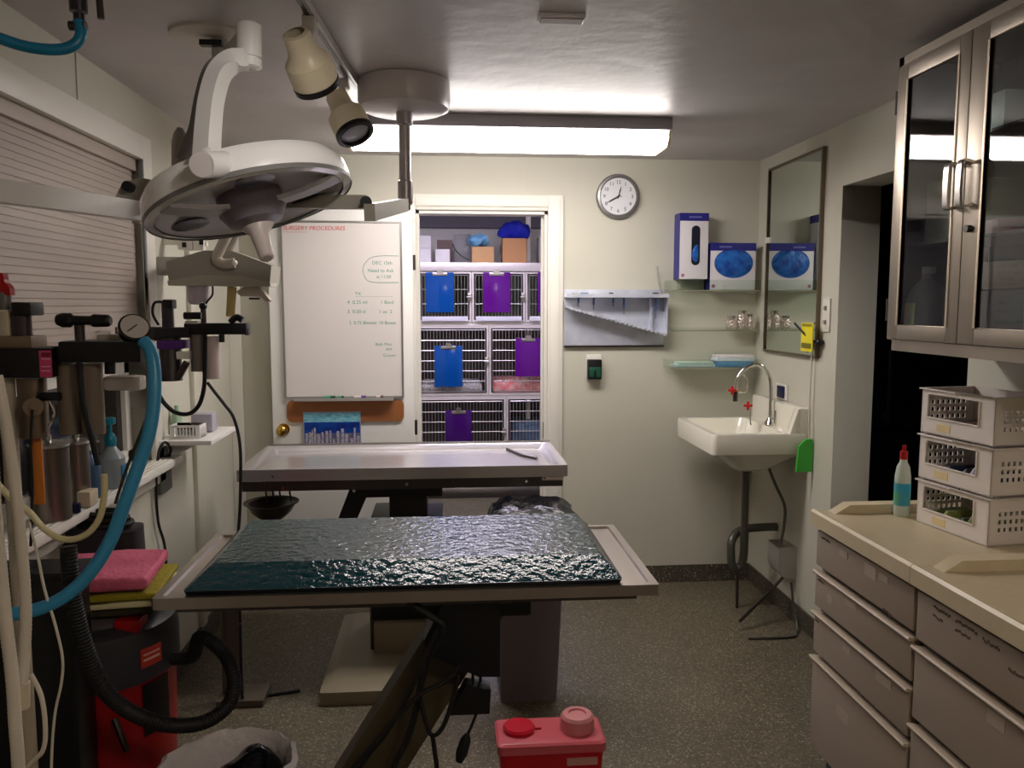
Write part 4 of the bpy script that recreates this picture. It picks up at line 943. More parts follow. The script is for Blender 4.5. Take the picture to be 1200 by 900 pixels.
MB().loft([rl(s0+.018, s1-.018, sy0+.01, sy1-.01, 0, .02, 4), rl(s0+.006, s1-.006, sy0+.003, sy1-.003, sz-.02, .02, 4)]).build('tub', M('sharps_red', (190, 14, 26), .3), t)
MB().loft([rl(s0, s1, sy0-.004, sy1+.004, sz-.03, .02, 4), rl(s0, s1, sy0-.004, sy1+.004, sz-.002, .02, 4), rl(s0+.008, s1-.008, sy0+.004, sy1-.004, sz+.004, .02, 4)]).build('lid', PINKPL, t)
cx = at(609, 862, Z=sz).x; MB().lathe([(.052, 0), (.054, .012), (.048, .018), (0, .019)], (cx, 2.565, sz+.003), (cx, 2.565, 9), 28, absz=True).build('red_cap', M('cap_red', (200, 24, 50), .3), t)
cx2 = at(679, 862, Z=sz).x; MB().lathe([(.058, 0), (.056, .04), (.048, .05), (.03, .052), (.028, .046), (0, .045)], (cx2, 2.565, sz+.003), (cx2, 2.565, 9), 28, absz=True).build('round_lid', M('lid_pale', (214, 136, 138), .35), t)
B(cx+.05, cx+.075, 2.56, 2.566, sz+.004, sz+.009).build('cap_tab', REDPL, t)
B(s1-.13, s1-.03, sy0+.0, sy0+.004, sz-.075, sz-.05).build('label', M('pale_label', (200, 150, 140), .4), t)

# ------------------------------------------------------------------ ceiling canopy, pole and arm
t = thing('jointed_ceiling_mount', (-.135, 2.9, ZC), 'white drum canopy on the ceiling with pole and long jointed arm', 'mount')
cx, cy = -.143, 3.04
MB().lathe([(.160, 0), (.166, -.002), (.168, -.07), (.160, -.096), (.14, -.106), (0, -.108)], (cx, cy, ZC), (cx, cy, 9), 56, absz=True).build('canopy', CANOPY, t)
MB().lathe([(.03, -.107), (.03, -.15), (.022, -.155), (.022, -.35), (.028, -.355), (.028, -.43), (.02, -.44)], (cx, cy, ZC), (cx, cy, 9), 24, absz=True).build('pole', M('pole_metal', (176, 170, 172), .3, .5), t)
a = at(475, 246, Y=cy); MB().cyl((cx, cy, 2.0), (cx, cy, a.z), .018, seg=20).build('joint', BLACK, t)
p0 = at(474, 240, Y=3.0); p1 = at(433, 249, Y=2.25); p1z = p1.z
MB().tube([p0, p1], 0, flat=(.03, .046, (0, 0, 1)), smooth=False).build('lower_arm', BEIGEGREY, t)
k0 = at(430, 236, Y=2.28); k1 = at(176, 236, Y=2.42)
MB().cyl((k0.x, k0.y, k0.z-.005), (k0.x, k0.y-.03, k0.z-.005), .016, seg=18).build('knob', BLACK, t)
MB().tube([k0+Vector((-.0, .02, 0)), k1], 0, flat=(.035, .036, (0, 0, 1)), smooth=False).build('middle_arm', BEIGEGREY, t)
w0 = at(172, 249, Y=2.40); w1 = at(-70, 214, Y=1.85)
MB().tube([w0, w1], 0, flat=(.04, .052, (0, 0, 1)), smooth=False).build('front_arm', WHITE, t)
kk = at(160, 226, Y=2.42)
MB().prism([(kk.x-.06, 2.40, kk.z-.03), (kk.x-.03, 2.40, kk.z+.025), (kk.x+.02, 2.40, kk.z+.04), (kk.x+.07, 2.40, kk.z+.03), (kk.x+.07, 2.40, kk.z-.03)], (0, .06, 0)).build('knuckle', BEIGEGREY, t)
c = at(151, 219, Y=2.39); MB().cyl((c.x, 2.40, c.z), (c.x, 2.375, c.z), .015, seg=16).build('knob', BLACK, t)
MB().cyl(at(160, 262, Y=2.42), at(160, 240, Y=2.42), .012, seg=12).build('pivot_pin', LGREY, t)

# ------------------------------------------------------------------ surgical light
t = thing('surgical_light', (-.69, 2.58, ZC), 'large round white surgical lamp on a curved yoke from the ceiling', 'lamp')
pc_ = at(250, 42, Z=ZC)
MB().lathe([(.125, 0), (.125, -.008), (.11, -.014), (0, -.015)], (pc_.x, pc_.y, ZC), (pc_.x, pc_.y, 9), 48, absz=True).build('ceiling_plate', M('plate_cream', (196, 188, 176), .4), t)
MB().lathe([(.026, -.01), (.026, -.13), (.02, -.14)], (pc_.x+.02, pc_.y, ZC), (pc_.x+.02, pc_.y, 9), 20, absz=True).build('stem', LGREY, t)
B(pc_.x-.03, pc_.x+.035, pc_.y-.045, pc_.y-.02, ZC-.04, ZC-.024).build('slot', BLACK, t)
c0 = at(292, 27, Y=2.2); c1 = at(292, 80, Y=2.2)
q0 = Vector((pc_.x+.02, pc_.y, ZC-.09)); q1 = Vector((c0.x-.004, 2.24, ZC-.10))
MB().tube([q0, q1], 0, flat=(.034, .05, (0, 0, 1)), smooth=False).build('short_arm', LGREY, t)
MB().lathe([(.026, 0), (.032, .05), (.032, .76), (.026, .77), (.026, .80), (.032, .81), (.032, .97), (.026, 1)], c0, c1, 28).build('swivel', WHITEMET, t)
def yk(P, Y): return [at(x, y, Y=Y) for x, y in P]
MB().tube([at(x_, y_, Y=Y_) for x_, y_, Y_ in ((290, 70, 2.19), (272, 72, 2.18), (257, 86, 2.15), (248, 115, 2.09), (244, 150, 2.02), (242, 184, 1.95))], 0, flat=(.045, .042, (.3, 1, 0)), sub=8).build('yoke', WHITEMET, t)
MB().tube(yk([(268, 70), (250, 84), (240, 115), (232, 155), (218, 190)], 2.30), 0, flat=(.04, .035, (.3, 1, 0)), sub=8).build('rear_yoke', GREYPL, t)
# head
hc = at(295, 241, Y=2.22)
ax = Vector((.29, -.12, -1)).normalized()   # direction light faces
up = -ax
MB().lathe([(.247, -.004), (.269, .0), (.271, .02), (.267, .05), (.250, .074), (.20, .092), (.11, .102), (0, .104)], hc, hc+up, 72, absz=True, cap=False).build('housing', WHITEMET, t)
MB().lathe([(.270, -.003), (.273, .006), (.267, .012), (.245, -.001)], hc, hc+up, 72, absz=True, cap=False).build('rim_ring', GREYPL, t)
MB().lathe([(.248, 0.0), (.10, .03), (0, .03)], hc, hc+up, 64, absz=True, cap=False).build('reflector', M('reflector_grey', (214, 210, 212), .35), t)
q = ax.to_track_quat('Z', 'Y'); U_ = q @ Vector((1, 0, 0)); V_ = q @ Vector((0, 1, 0))
MB().lathe([(.085, -.03), (.088, .015), (.07, .045), (.04, .055)], hc, hc+ax, 36, absz=True).build('lamp_hub', M('hub_dark', (112, 104, 112), .35), t)
hb = at(313, 303, Y=2.16)
MB().lathe([(.045, 0), (.026, .25), (.022, .6), (.019, .97), (.014, 1)], hc+ax*.05, hb, 24).build('grip_handle', M('handle_grey', (200, 188, 182), .35), t)
rd = at(262, 250, Y=2.15)-hc; rd = (rd-ax*rd.dot(ax)).normalized()
for ang, nm in ((0, 'strap'), (130, 'strap'), (240, 'strap')):
    dd = Matrix.Rotation(radians(ang), 3, ax) @ rd
    MB().tube([hc+dd*.08+ax*.01, hc+dd*.16+ax*.012, hc+dd*.247+ax*.004], 0, flat=(.05, .012, tuple(ax)), sub=3).build(nm, M('strap_grey', (186, 182, 184), .35), t)
for ang in (60, 185, 300):
    dd = Matrix.Rotation(radians(ang), 3, ax) @ rd; e = dd.cross(ax)
    MB().lathe([(.045, 0), (.05, .006), (.03, .008), (0, .008)], hc+dd*.18-ax*.01, hc+dd*.18+ax, 24, absz=True).build('bulb_window', M('bulb_dark', (52, 50, 66), .2), t)
j0 = at(237, 194, Y=2.02); 
MB().cyl(at(238, 193, Y=1.915), at(268, 193, Y=1.99), .031, seg=28).build('yoke_joint', WHITEMET, t)
MB().cyl(at(236.5, 193, Y=1.905), at(238, 193, Y=1.915), .028, seg=28).build('joint_cap', M('joint_cap_white', (206, 200, 200), .35), t)
MB().lathe([(.018, 0), (.022, .03), (.022, .75), (.017, .9), (.008, 1)], at(211, 212, Y=2.34), at(211, 150, Y=2.34), 20).build('side_handle', LGREY, t)

# ------------------------------------------------------------------ track spots
t = thing('ceiling_track', (-.34, 2.6, ZC), 'light grey track rail on the ceiling left of the canopy', 'track')
ta = at(344, -12, Z=2.405); tb_ = at(423, 112, Z=2.405)
MB().tube([(ta.x, ta.y, ZC-.012), (tb_.x, tb_.y, ZC-.012)], 0, flat=(.034, .022, (0, 0, 1)), smooth=False).build('rail', M('track_paint', (186, 180, 182), .35), t)
MB().tube([(ta.x, ta.y, ZC-.0235), (tb_.x, tb_.y, ZC-.0235)], 0, flat=(.012, .002, (0, 0, 1)), smooth=False).build('groove', STEELD, t)
tdir = Vector((tb_.x-ta.x, tb_.y-ta.y, 0)).normalized()
def spot(px, py, tail, mouth, Y0, Y1, rr0, label, dark):
    b0 = at(*tail, Y=Y0); b1 = at(*mouth, Y=Y1); f = (at(px, py, Z=2.40))
    t = thing('track_spotlight', (f.x, f.y, ZC-.02), label, 'spotlight', 'beige spotlights on the ceiling track')
    B(f.x-.018, f.x+.018, f.y-.03, f.y+.03, ZC-.055, ZC-.0245, bev=.005).build('adapter', LGREY, t)
    mid = b0.lerp(b1, .55)
    MB().tube([(f.x, f.y, ZC-.05), Vector((f.x, f.y, ZC-.08)), mid], .008, seg=10, smooth=False).build('bracket', LGREY, t)
    MB().lathe([(rr0*.4, 0), (rr0*.58, .02), (rr0*.62, .30), (rr0*.70, .42), (rr0*.98, .56), (rr0, .66), (rr0, .97), (rr0*.95, 1), (rr0*.84, 1), (rr0*.84, .9), (0, .9)], b0, b1, 36, cap=False).build('shade', BEIGE, t)
    e = (b1-b0).normalized()
    MB().lathe([(rr0*.90, -.004), (rr0*1.02, 0), (rr0*1.02, .014), (rr0*.8, .016), (rr0*.78, .002)], b1, b1+e, 36, absz=True, cap=False).build('front_ring', BLACK, t)
    if dark: MB().lathe([(rr0*.8, .004), (rr0*.5, .012), (0, .015)], b1, b1+e, 30, absz=True, cap=False).build('lens', M('lens_glass', (170, 172, 186), .15), t)
spot(363, 20, (346, 38), (370, 96), 2.24, 2.34, .064, 'nearer beige spotlight, pointing down toward the tables', False)
spot(402, 92, (394, 112), (415, 154), 2.76, 2.71, .062, 'farther beige spotlight with black ring and visible lens', True)

# added unseen spotlight, off the track, that brightens the surgical lamp
t = thing('track_spotlight', (.10, 1.1, ZC-.02), 'added beige fill spotlight above the view, aimed at the surgical lamp', 'spotlight')
b0 = Vector((.10, 1.1, 2.34)); tg = Vector((-.45, 2.15, 1.98)); e_ = (tg-b0).normalized(); b1 = b0+e_*.13
B(.08, .12, 1.07, 1.13, ZC-.05, ZC-.001, bev=.005).build('adapter', LGREY, t)
MB().tube([(.10, 1.1, ZC-.05), b0+e_*.05], .008, seg=10, smooth=False).build('bracket', LGREY, t)
MB().lathe([(.025, 0), (.038, .3), (.058, .56), (.06, .97), (.052, 1), (.050, .9), (0, .85)], b0, b1, 36, cap=False).build('shade', BEIGE, t)
ld = bpy.data.lights.new('fill_spot', 'SPOT'); ld.energy = 13; ld.color = (1, .93, .88); ld.spot_size = radians(46); ld.spot_blend = .9; ld.shadow_soft_size = .045
lo = bpy.data.objects.new('fill_spot', ld); C.objects.link(lo); lo.location = b1+e_*.01; lo.rotation_euler = (-e_).to_track_quat('Z', 'Y').to_euler()

# ------------------------------------------------------------------ ceiling hose upper left
t = thing('ceiling_air_hose', (-.70, 1.6, ZC), 'blue hose with black coupling hanging from the ceiling at upper left', 'hose')
hp = [at(x, y, Y=1.65) for x, y in ((92, -30), (92, 5))]
Yh = 1.65
hx = at(92, 10, Y=Yh)
MB().cyl((hx.x, Yh, ZC), (hx.x, Yh, at(92, 14, Y=Yh).z), .016, seg=16).cyl((hx.x, Yh, at(92, 16, Y=Yh).z), (hx.x, Yh, at(92, 24, Y=Yh).z), .010, seg=16).build('coupling', M('coupling_dark', (34, 28, 40), .35), t)
MB().cyl((hx.x-.018, Yh, at(0, 28, Y=Yh).z), (hx.x+.012, Yh, at(0, 28, Y=Yh).z), .009, seg=12).build('clamp', STEELD, t)
MB().tube([at(x, y, Y=Yh-.0015*i*i) for i, (x, y) in enumerate(((92, 24), (95, 38), (90, 50), (76, 57), (55, 58), (28, 54), (0, 45), (-40, 30), (-70, 18)))], .0105, seg=12).build('hose', M('ceiling_hose_blue', (18, 120, 160), .3), t)
a = at(116, 22, Y=1.8); tag(MB().cyl((a.x-.004, 1.8, ZC), (a.x+.004, 1.8, a.z), .007, seg=10).build('hanging_rod', STEELD), 'short dark rod hanging from the ceiling by the blue hose', 'rod')

# ------------------------------------------------------------------ wall items at left: shelf, outlet, wall unit
t = thing('corner_shelf', (-1.05, 3.5, 1.05), 'small white shelf on the left wall near the back corner', 'shelf')
B(XL+.001, -.945, 3.30, 3.69, 1.052, 1.07, bev=.002).build('shelf_board', WHITE, t)
MB().prism([(XL+.001, 3.4, 1.052), (-1.0, 3.4, 1.052), (XL+.001, 3.4, .97)], (0, .012, 0)).build('bracket', WHITE, t)
q = thing('white_caddy', (-1.07, 3.40, 1.0705), 'white slotted caddy on the corner shelf', 'caddy')
mb = MB(); lattice(mb, (-1.125, 3.36, 1.0705), (1, 0, 0), (0, 0, 1), (0, -1, 0), .013, .06, .007, .035, .012, .01, .12, .055, .004)
mb.box(-1.125, -1.005, 3.44, 3.444, 1.0705, 1.1255).box(-1.125, -1.121, 3.36, 3.44, 1.0705, 1.1255).box(-1.009, -1.005, 3.36, 3.44, 1.0705, 1.1255).box(-1.125, -1.005, 3.36, 3.44, 1.0705, 1.0735)
mb.build('caddy_body', WHITEGL, q)
tag(MB().lathe([(.022, 0), (.022, .08), (.01, .10), (.01, .12)], (-1.14, 3.50, 1.0705), (-1.14, 3.5, 9), 20, absz=True).build('small_bottle', M('bottle_greenish', (170, 196, 170), .3)), 'small pale green bottle on the corner shelf', 'bottle')
tag(B(-1.09, -1.0, 3.52, 3.60, 1.0705, 1.15, bev=.01).build('tissue_box', M('lilac_grey', (170, 166, 178), .5)), 'lilac grey box at the back of the corner shelf', 'box')
t = thing('wall_outlet', (XL, 3.36, .88), 'dark grey outlet box with plugged black cord under the corner shelf', 'outlet')
B(XL+.0005, XL+.02, 3.30, 3.44, .85, 1.04, bev=.003).build('outlet_plate', M('outlet_grey', (96, 98, 94), .4), t)
MB().tube([(XL+.04, 3.34, 1.0), (XL+.06, 3.32, 1.055-.02), (XL+.05, 3.28, 1.07), (XL+.035, 3.25, 1.03), (XL+.02, 3.25, .9), (XL+.015, 3.27, .75), (XL+.02, 3.32, .62), (XL+.015, 3.33, .4), (XL+.015, 3.35, .12)], .0055, seg=8).build('cord', BLACKR, t)
MB().box(XL+.02, XL+.05, 3.325, 3.355, .975, 1.005, bev=.004).build('plug', BLACKR, t)

wu = thing('wall_instrument_unit', (-1.0, 3.4, 1.66), 'grey peaked instrument console mounted on the left wall behind the lamp', 'console')
P = [at(x, y, Y=3.38) for x, y in ((202, 308), (246, 295), (276, 295), (323, 312), (321, 334), (296, 333), (206, 332))]
MB().prism([(p.x, 3.30, p.z) for p in P], (0, .18, 0)).build('console_body', BEIGEGREY, wu)
P = [at(x, y, Y=3.36) for x, y in ((203, 330), (240, 323), (285, 324), (321, 332), (321, 336), (204, 335))]
MB().prism([(p.x, 3.29, p.z) for p in P], (0, .12, 0)).build('console_lip', M('lip_grey', (170, 164, 150), .35), wu)
a = at(210, 283, Y=3.45); B(XL+.001, a.x+.12, 3.42, 3.50, at(0, 322, Y=3.42).z, at(0, 300, Y=3.42).z, bev=.003).build('wall_bracket', LGREY, wu)
MB().tube(yk([(268, 272), (258, 292), (254, 303), (262, 309), (275, 308)], 3.27), .020, seg=12).build('grab_handle', M('handle_pale', (176, 166, 150), .35), wu)
MB().tube(yk([(277, 272), (268, 290), (262, 302)], 3.33), .018, seg=12).build('support_arm', BEIGEGREY, wu)
MB().sphere(at(275, 308, Y=3.25), .011).build('end_button', TRIMW, wu)
st = thing('gas_outlet_post', (-1.1, 3.5, 1.8), 'white double socket fitting above the grey console on the left wall', 'socket')
a = at(209, 262, Y=3.52); b = at(215, 293, Y=3.52)
MB().box(a.x, b.x, 3.50, 3.53, b.z, a.z+.02, bev=.004).box(XL+.001, a.x, 3.505, 3.53, b.z+.02, b.z+.05).build('post', TRIMW, st)
for px in (220, 233):
    c = at(px, 285, Y=3.49); MB().box(c.x-.022, c.x+.022, 3.48, 3.52, c.z-.03, c.z+.035, bev=.006).box(c.x-.03, c.x+.03, 3.495, 3.515, c.z-.01, c.z+.01).build('socket_block', TRIMW, st)
for px, py in ((216, 287), (236, 284)):
    c = at(px, py, Y=3.48); B(c.x-.008, c.x+.008, 3.476, 3.482, c.z-.010, c.z+.010).build('port', BLACK, st)
# things hanging beneath the console
a = at(232, 334, Y=3.38); b = at(232, 357, Y=3.38)
MB().lathe([(.042, 0), (.042, .8), (.032, 1)], a, b, 24).build('canister', M('canister_clear', (200, 190, 200), .3), wu)
MB().tube(yk([(249, 333), (249, 345), (244, 352), (240, 358)], 3.36), .004, seg=8).build('tube', BLACKR, wu)
MB().cyl(at(272, 336, Y=3.36), at(270, 371, Y=3.36), .018, seg=18).build('amber_tube', M('amber_pale', (196, 178, 110), .35), wu)
P = [at(x, y, Y=3.38) for x, y in ((290, 334), (303, 334), (318, 352), (314, 354), (306, 348), (283, 347), (278, 342))]
MB().prism([(p.x, 3.36, p.z) for p in P], (0, .05, 0)).build('hand_piece', M('handpiece_beige', (190, 180, 166), .4), wu)
c = at(298, 350, Y=3.36); B(c.x-.02, c.x+.02, 3.355, 3.37, c.z-.004, c.z+.004).build('hand_piece_tip', BLACK, wu)

# ------------------------------------------------------------------ far anaesthesia unit on the left wall
Y2 = 2.95
def bx2(mb, x0, x1, y0, y1, Y, dep, bev=.004):
    a = at(x0, y0, Y=Y); b = at(x1, y1, Y=Y); return mb.box(a.x, b.x, Y, Y+dep, b.z, a.z, bev=bev)
def cy2(mb, xc, y0, y1, rpx, Y, seg=24):
    a = at(xc, y0, Y=Y); b = at(xc, y1, Y=Y); return mb.cyl((a.x, Y, b.z), (a.x, Y, a.z), rpx/945*Y, seg=seg)
t = thing('anaesthesia_unit', (-.98, Y2, 1.3), 'farther anaesthesia unit with violet label on the left wall', 'machine')
a = at(183, 390, Y=Y2)
MB().box(XL+.001, a.x+.02, Y2+.02, Y2+.06, a.z-.03, a.z+.02, bev=.003).build('wall_arm', STEELD, t)
bx2(MB(), 215, 289, 379, 392, Y2, .07).build('manifold', BLACK, t)
bx2(MB(), 180, 222, 384, 396, Y2-.01, .09).build('vaporizer_block', M('block_dark', (34, 34, 40), .35), t)
m_ = cy2(MB(), 196, 353, 384, 6.5, Y2+.03); m_.build('vaporizer', M('vaporizer_dark', (40, 36, 44), .3), t)
bx2(MB(), 190, 202, 351, 362, Y2+.005, .05).build('vaporizer_cap', BLACK, t)
MB().tube(yk([(191, 354), (181, 355), (179, 368), (186, 381)], Y2+.02), .005, seg=8).build('carry_handle', BLACK, t)
bx2(MB(), 183, 215, 399, 409, Y2-.015, .09).build('violet_label', VIOLET, t)
cy2(MB(), 199, 396, 446, 12, Y2+.03).build('steel_sleeve', STEELD, t)
bx2(MB(), 206, 222, 412, 421, Y2-.01, .03).build('side_fitting', TRIMW, t)
MB().tube(yk([(219, 424), (214, 434), (208, 444)], Y2), .012, seg=10).build('elbow', STEELD, t)
cy2(MB(), 232, 392, 435, 9, Y2+.035).build('absorber', M('absorber_grey', (130, 124, 118), .3), t)
cy2(MB(), 249, 394, 444, 8, Y2+.045).build('absorber', M('absorber_pale', (206, 192, 186), .3), t)
cy2(MB(), 238, 356, 380, 3, Y2+.03).build('valve_stem', STEELD, t)
MB().cyl(at(216, 370, Y=Y2), at(236, 370, Y=Y2), .013, seg=16).build('valve_knob', BLACK, t)
MB().sphere(at(238, 359, Y=Y2+.03), .014).build('valve_top', BLACK, t)
MB().tube(yk([(270, 378), (277, 372), (284, 375)], Y2+.02), .012, seg=10).build('relief_valve', BLACK, t)
MB().cyl(at(287, 389, Y=Y2+.03), at(292, 389, Y=Y2+.03), .012, seg=14).build('end_port', BLACK, t)
MB().cyl(at(260, 392, Y=Y2+.03), at(260, 401, Y=Y2+.03), .010, seg=14).build('lower_port', BLACK, t)
bx2(MB(), 216, 232, 376, 380, Y2, .05).build('top_plate', TRIMW, t)
MB().tube(yk([(240, 392), (240, 430), (239, 455), (233, 475), (221, 485), (205, 483), (193, 473), (186, 462)], Y2-.01), .0075, seg=10).build('black_hose', BLACKR, t)
tag(MB().tube([at(x, y, Y=3.2) for x, y in ((243, 448), (252, 460), (263, 474), (274, 490), (281, 520), (282, 560), (281, 600), (279, 640))]+[Vector((-.83, 3.2, .35))], .0065, seg=8).build('black_wire', BLACKR), 'long black wire hanging from the far unit past the corner shelf', 'wire')
mb = MB().tube([(-.83, 3.2, .34), (-.83, 3.2, .02), (-.80, 3.25, .007), (-.62, 3.3, .007)], .006, seg=8)
tag(mb.build('floor_wire', BLACKR), 'end of a black wire lying on the floor behind the vacuum hose', 'wire')

# ------------------------------------------------------------------ near anaesthesia machine on a pole
Y1 = 1.75
t = thing('anaesthesia_machine', (-.93, 1.85, 0), 'nearer anaesthesia machine with pressure gauge and pink label at far left', 'machine')
px0 = at(8, 450, Y=1.79).x
MB().cyl((px0, 1.79, .05), (px0, 1.79, 1.60), .016, seg=20).build('pole', M('pole_beige', (180, 170, 150), .35), t)
MB().lathe([(.09, 0), (.09, .03), (.03, .055)], (px0, 1.79, 0), (px0, 1.79, 9), 32, absz=True).build('base', STEELD, t)
bx2(MB(), 67, 165, 400, 425, Y1, .09, .006).build('manifold', BLACK, t)
bx2(MB(), -30, 62, 408, 443, Y1, .09, .006).build('vaporizer_block', BLACK, t)
bx2(MB(), 60, 70, 406, 428, Y1+.02, .06, .002).build('connector', BLACK, t)
lab = bx2(MB(), 45, 61, 411, 442, Y1-.004, .004, .001).build('pink_label', MAGENT, t)
for y_ in (420, 429, 434): bx2(MB(), 48, 59, y_, y_+1.3, Y1-.0055, .0015, 0).build('label_line', M('label_line', (226, 160, 180), .5), lab)
bx2(MB(), 48, 59, 413, 418, Y1-.0055, .0015, 0).build('label_emblem', M('label_dark', (120, 20, 60), .5), lab)
cy2(MB(), 93, 378, 402, 5.5, Y1+.04).build('valve_stem', M('stem_brown', (70, 60, 58), .35, .4), t)
MB().lathe([(.011, 0), (.0155, .1), (.0155, .25), (.010, .3), (.010, .62), (.014, .68), (.013, .95), (.009, 1)], at(67, 375, Y=Y1+.03), at(130, 376, Y=Y1+.03), 18).build('valve_handle', BLACK, t)
g0 = at(157, 385, Y=Y1+.02); gd = Vector((.45, -.75, .5)).normalized()
MB().lathe([(.020, -.02), (.031, -.012), (.032, .006), (.028, .009)], g0, g0+gd, 32, absz=True).build('gauge_case', M('gauge_chrome', (60, 58, 60), .2, .8), t)
gf = MB().lathe([(.0275, .0092), (0, .0094)], g0, g0+gd, 32, absz=True, cap=False).build('gauge_face', M('gauge_face', (190, 184, 178), .3), t)
gu = gd.orthogonal().normalized(); MB().tube([g0+gd*.0105-gu*.006, g0+gd*.0105+gu*.02], .0012, seg=6, smooth=False).build('gauge_needle', BLACK, gf)
MB().cyl(g0-gd*.02, at(152, 402, Y=Y1+.04), .007, seg=10).build('gauge_stem', STEELD, t)
MB().cyl(at(165, 414, Y=Y1+.04), at(176, 414, Y=Y1+.04), .009, seg=14).build('end_port', BLACK, t)
MB().cyl(at(129, 424, Y=Y1+.04), at(129, 438, Y=Y1+.04), .011, seg=14).build('lower_port', BLACK, t)
bx2(MB(), 113, 142, 392, 401, Y1+.05, .03, .003).build('clear_valve', M('clear_valve', (190, 182, 170), .25), t)
ABS = M('absorber_smoky', (118, 104, 90), .25)
for xc in (80, 106): cy2(MB(), xc, 426, 508, 12.5, Y1+.045).build('absorber_canister', ABS, t)
MB().tube(yk([(93, 424), (94, 445), (99, 480), (108, 515), (115, 545)], Y1-.005), .0065, seg=10).build('black_tube', BLACKR, t)
bx2(MB(), 120, 165, 441, 458, Y1+.10, .04, .008).build('pale_bracket', M('bracket_pale', (206, 198, 190), .25), t)
cy2(MB(), 25, 366, 396, 10, Y1+.045).build('vaporizer', M('vaporizer_purplegrey', (60, 46, 56), .3), t)
bx2(MB(), 12, 36, 354, 370, Y1+.02, .06).build('vaporizer_cap', BLACK, t)
bx2(MB(), -10, 11, 363, 394, Y1+.03, .05).build('fluid_window', M('window_cream', (206, 196, 170), .4), t)
bx2(MB(), -10, 37, 394, 408, Y1+.015, .07).build('collar', M('collar_brown', (130, 112, 92), .35, .3), t)
cy2(MB(), 37, 443, 512, 15, Y1+.05).build('selector_body', M('selector_steel', (120, 104, 88), .3, .7), t)
MB().cyl(at(39, 477, Y=Y1+.02), at(39, 477, Y=Y1-.005), .019, seg=24).cyl(at(39, 477, Y=Y1-.004), at(39, 477, Y=Y1-.015), .007, seg=12).build('selector_dial', M('dial_bronze', (130, 110, 96), .25, .8), t)
bx2(MB(), 45, 70, 460, 470, Y1+.01, .02).build('lever', BLACK, t)
MB().tube(yk([(58, 470), (64, 485), (58, 500)], Y1+.01), .004, seg=8).build('wire_loop', CHROME, t)
cy2(MB(), 42, 512, 590, 6, Y1+.06).build('amber_cylinder', AMBER, t)
q = thing('red_bottle', (-1.1, 2.0, 1.7), 'red topped spray bottle at the left edge above the machine', 'bottle')
# stands on vaporizer collar
a = at(4, 362, Y=Y1+.05); zz = at(4, 354, Y=Y1+.05).z
q.location = (a.x, Y1+.055, at(4, 363, Y=Y1+.05).z)
MB().lathe([(.012, 0), (.014, .01), (.014, .03), (.009, .04)], (a.x, Y1+.055, at(4, 363, Y=Y1+.05).z), (a.x, Y1+.055, 9), 16, absz=True).build('neck', M('neck_grey', (110, 104, 100), .4), q)
MB().prism([at(x, y, Y=Y1+.045) for x, y in ((-6, 346), (12, 346), (11, 337), (5, 330), (3, 320), (-6, 320))], (0, .02, 0)).build('trigger_head', REDPL, q)

# steel canisters, bottles on window sill
g = 'steel canisters on the window sill'
for i, (xc, y0, y1, rp, X_) in enumerate(((66, 519, 590, 21, -1.10), (99, 516, 577, 14, -1.10))):
    Yc = at(xc, y1, Z=1.003).y; cxn = at(xc, y1, Z=1.003); rr_ = rp/945*2.4; cx = XL+.085-.0+(-0.0)
    cx = -1.135 if i == 0 else -1.14; Yc = 1.17*945/(522-xc)*.98
    z1_ = at(xc, y0, Y=Yc).z
    q = thing('steel_canister', (cx, Yc, 1.0035), ['larger steel canister on the window sill, nearer the camera', 'smaller steel canister beside the pump bottle on the sill'][i], 'canister', g)
    MB().lathe([(rr_, 0), (rr_, z1_-1.02), (rr_*1.03, z1_-1.015)], (cx, Yc, 1.0035), (cx, Yc, 9), 32, absz=True).build('canister_body', M('canister_steel', (150, 140, 130), .28, .85, aniso=(1, 1, .1), var=.2, vscale=20), q)
    MB().lathe([(rr_*1.05, z1_-1.013), (rr_*1.05, z1_-1.005), (rr_*.5, z1_-.997), (.01, z1_-.995), (.01, z1_-.98), (0, z1_-.98)], (cx, Yc, 1.0035), (cx, Yc, 9), 32, absz=True).build('lid', STEEL, q)
q = thing('pump_bottle', (-1.125, 2.78, 1.0035), 'clear sanitizer bottle with teal pump on the window sill', 'bottle')
MB().lathe([(.038, 0), (.042, .01), (.042, .10), (.02, .13), (.015, .14)], (-1.125, 2.78, 1.0035), (-1.125, 2.78, 9), 24, absz=True).build('bottle_body', M('clear_bottle', (150, 160, 164), .2), q)
B(-1.09, -1.083, 2.76, 2.80, 1.03, 1.08).build('label', M('label_blue', (40, 120, 170), .4), q)
MB().lathe([(.017, .14), (.019, .165), (.012, .18), (.006, .185), (.006, .21), (.018, .215), (.018, .235), (0, .236)], (-1.125, 2.78, 1.0035), (-1.125, 2.78, 9), 18, absz=True).build('pump', TEALPL, q)
q = thing('blue_bottle', (-1.13, 2.62, 1.0035), 'slate blue bottle left of the teal pump bottle', 'bottle')
MB().lathe([(.03, 0), (.033, .01), (.033, .11), (.012, .14), (.012, .155)], (-1.13, 2.62, 1.0035), (-1.13, 2.62, 9), 20, absz=True).build('bottle_body', M('bottle_slate', (70, 96, 130), .3), q)
Cy((-1.13, 2.62, 1.1585), (-1.13, 2.62, 1.175), .014).build('cap', TRIMW, q)
tag(B(-1.12, -1.08, 2.50, 2.56, 1.0035, 1.05, bev=.004).build('pale_box', M('cream_box', (206, 192, 164), .5)), 'small cream box on the sill in front of the slate bottle', 'box')
tag(MB().cyl((-1.10, 2.44, 1.0035), (-1.10, 2.44, 1.03), .017, seg=20).build('navy_cap', M('cap_navy', (14, 20, 60), .3)), 'small navy cap on the window sill', 'cap')

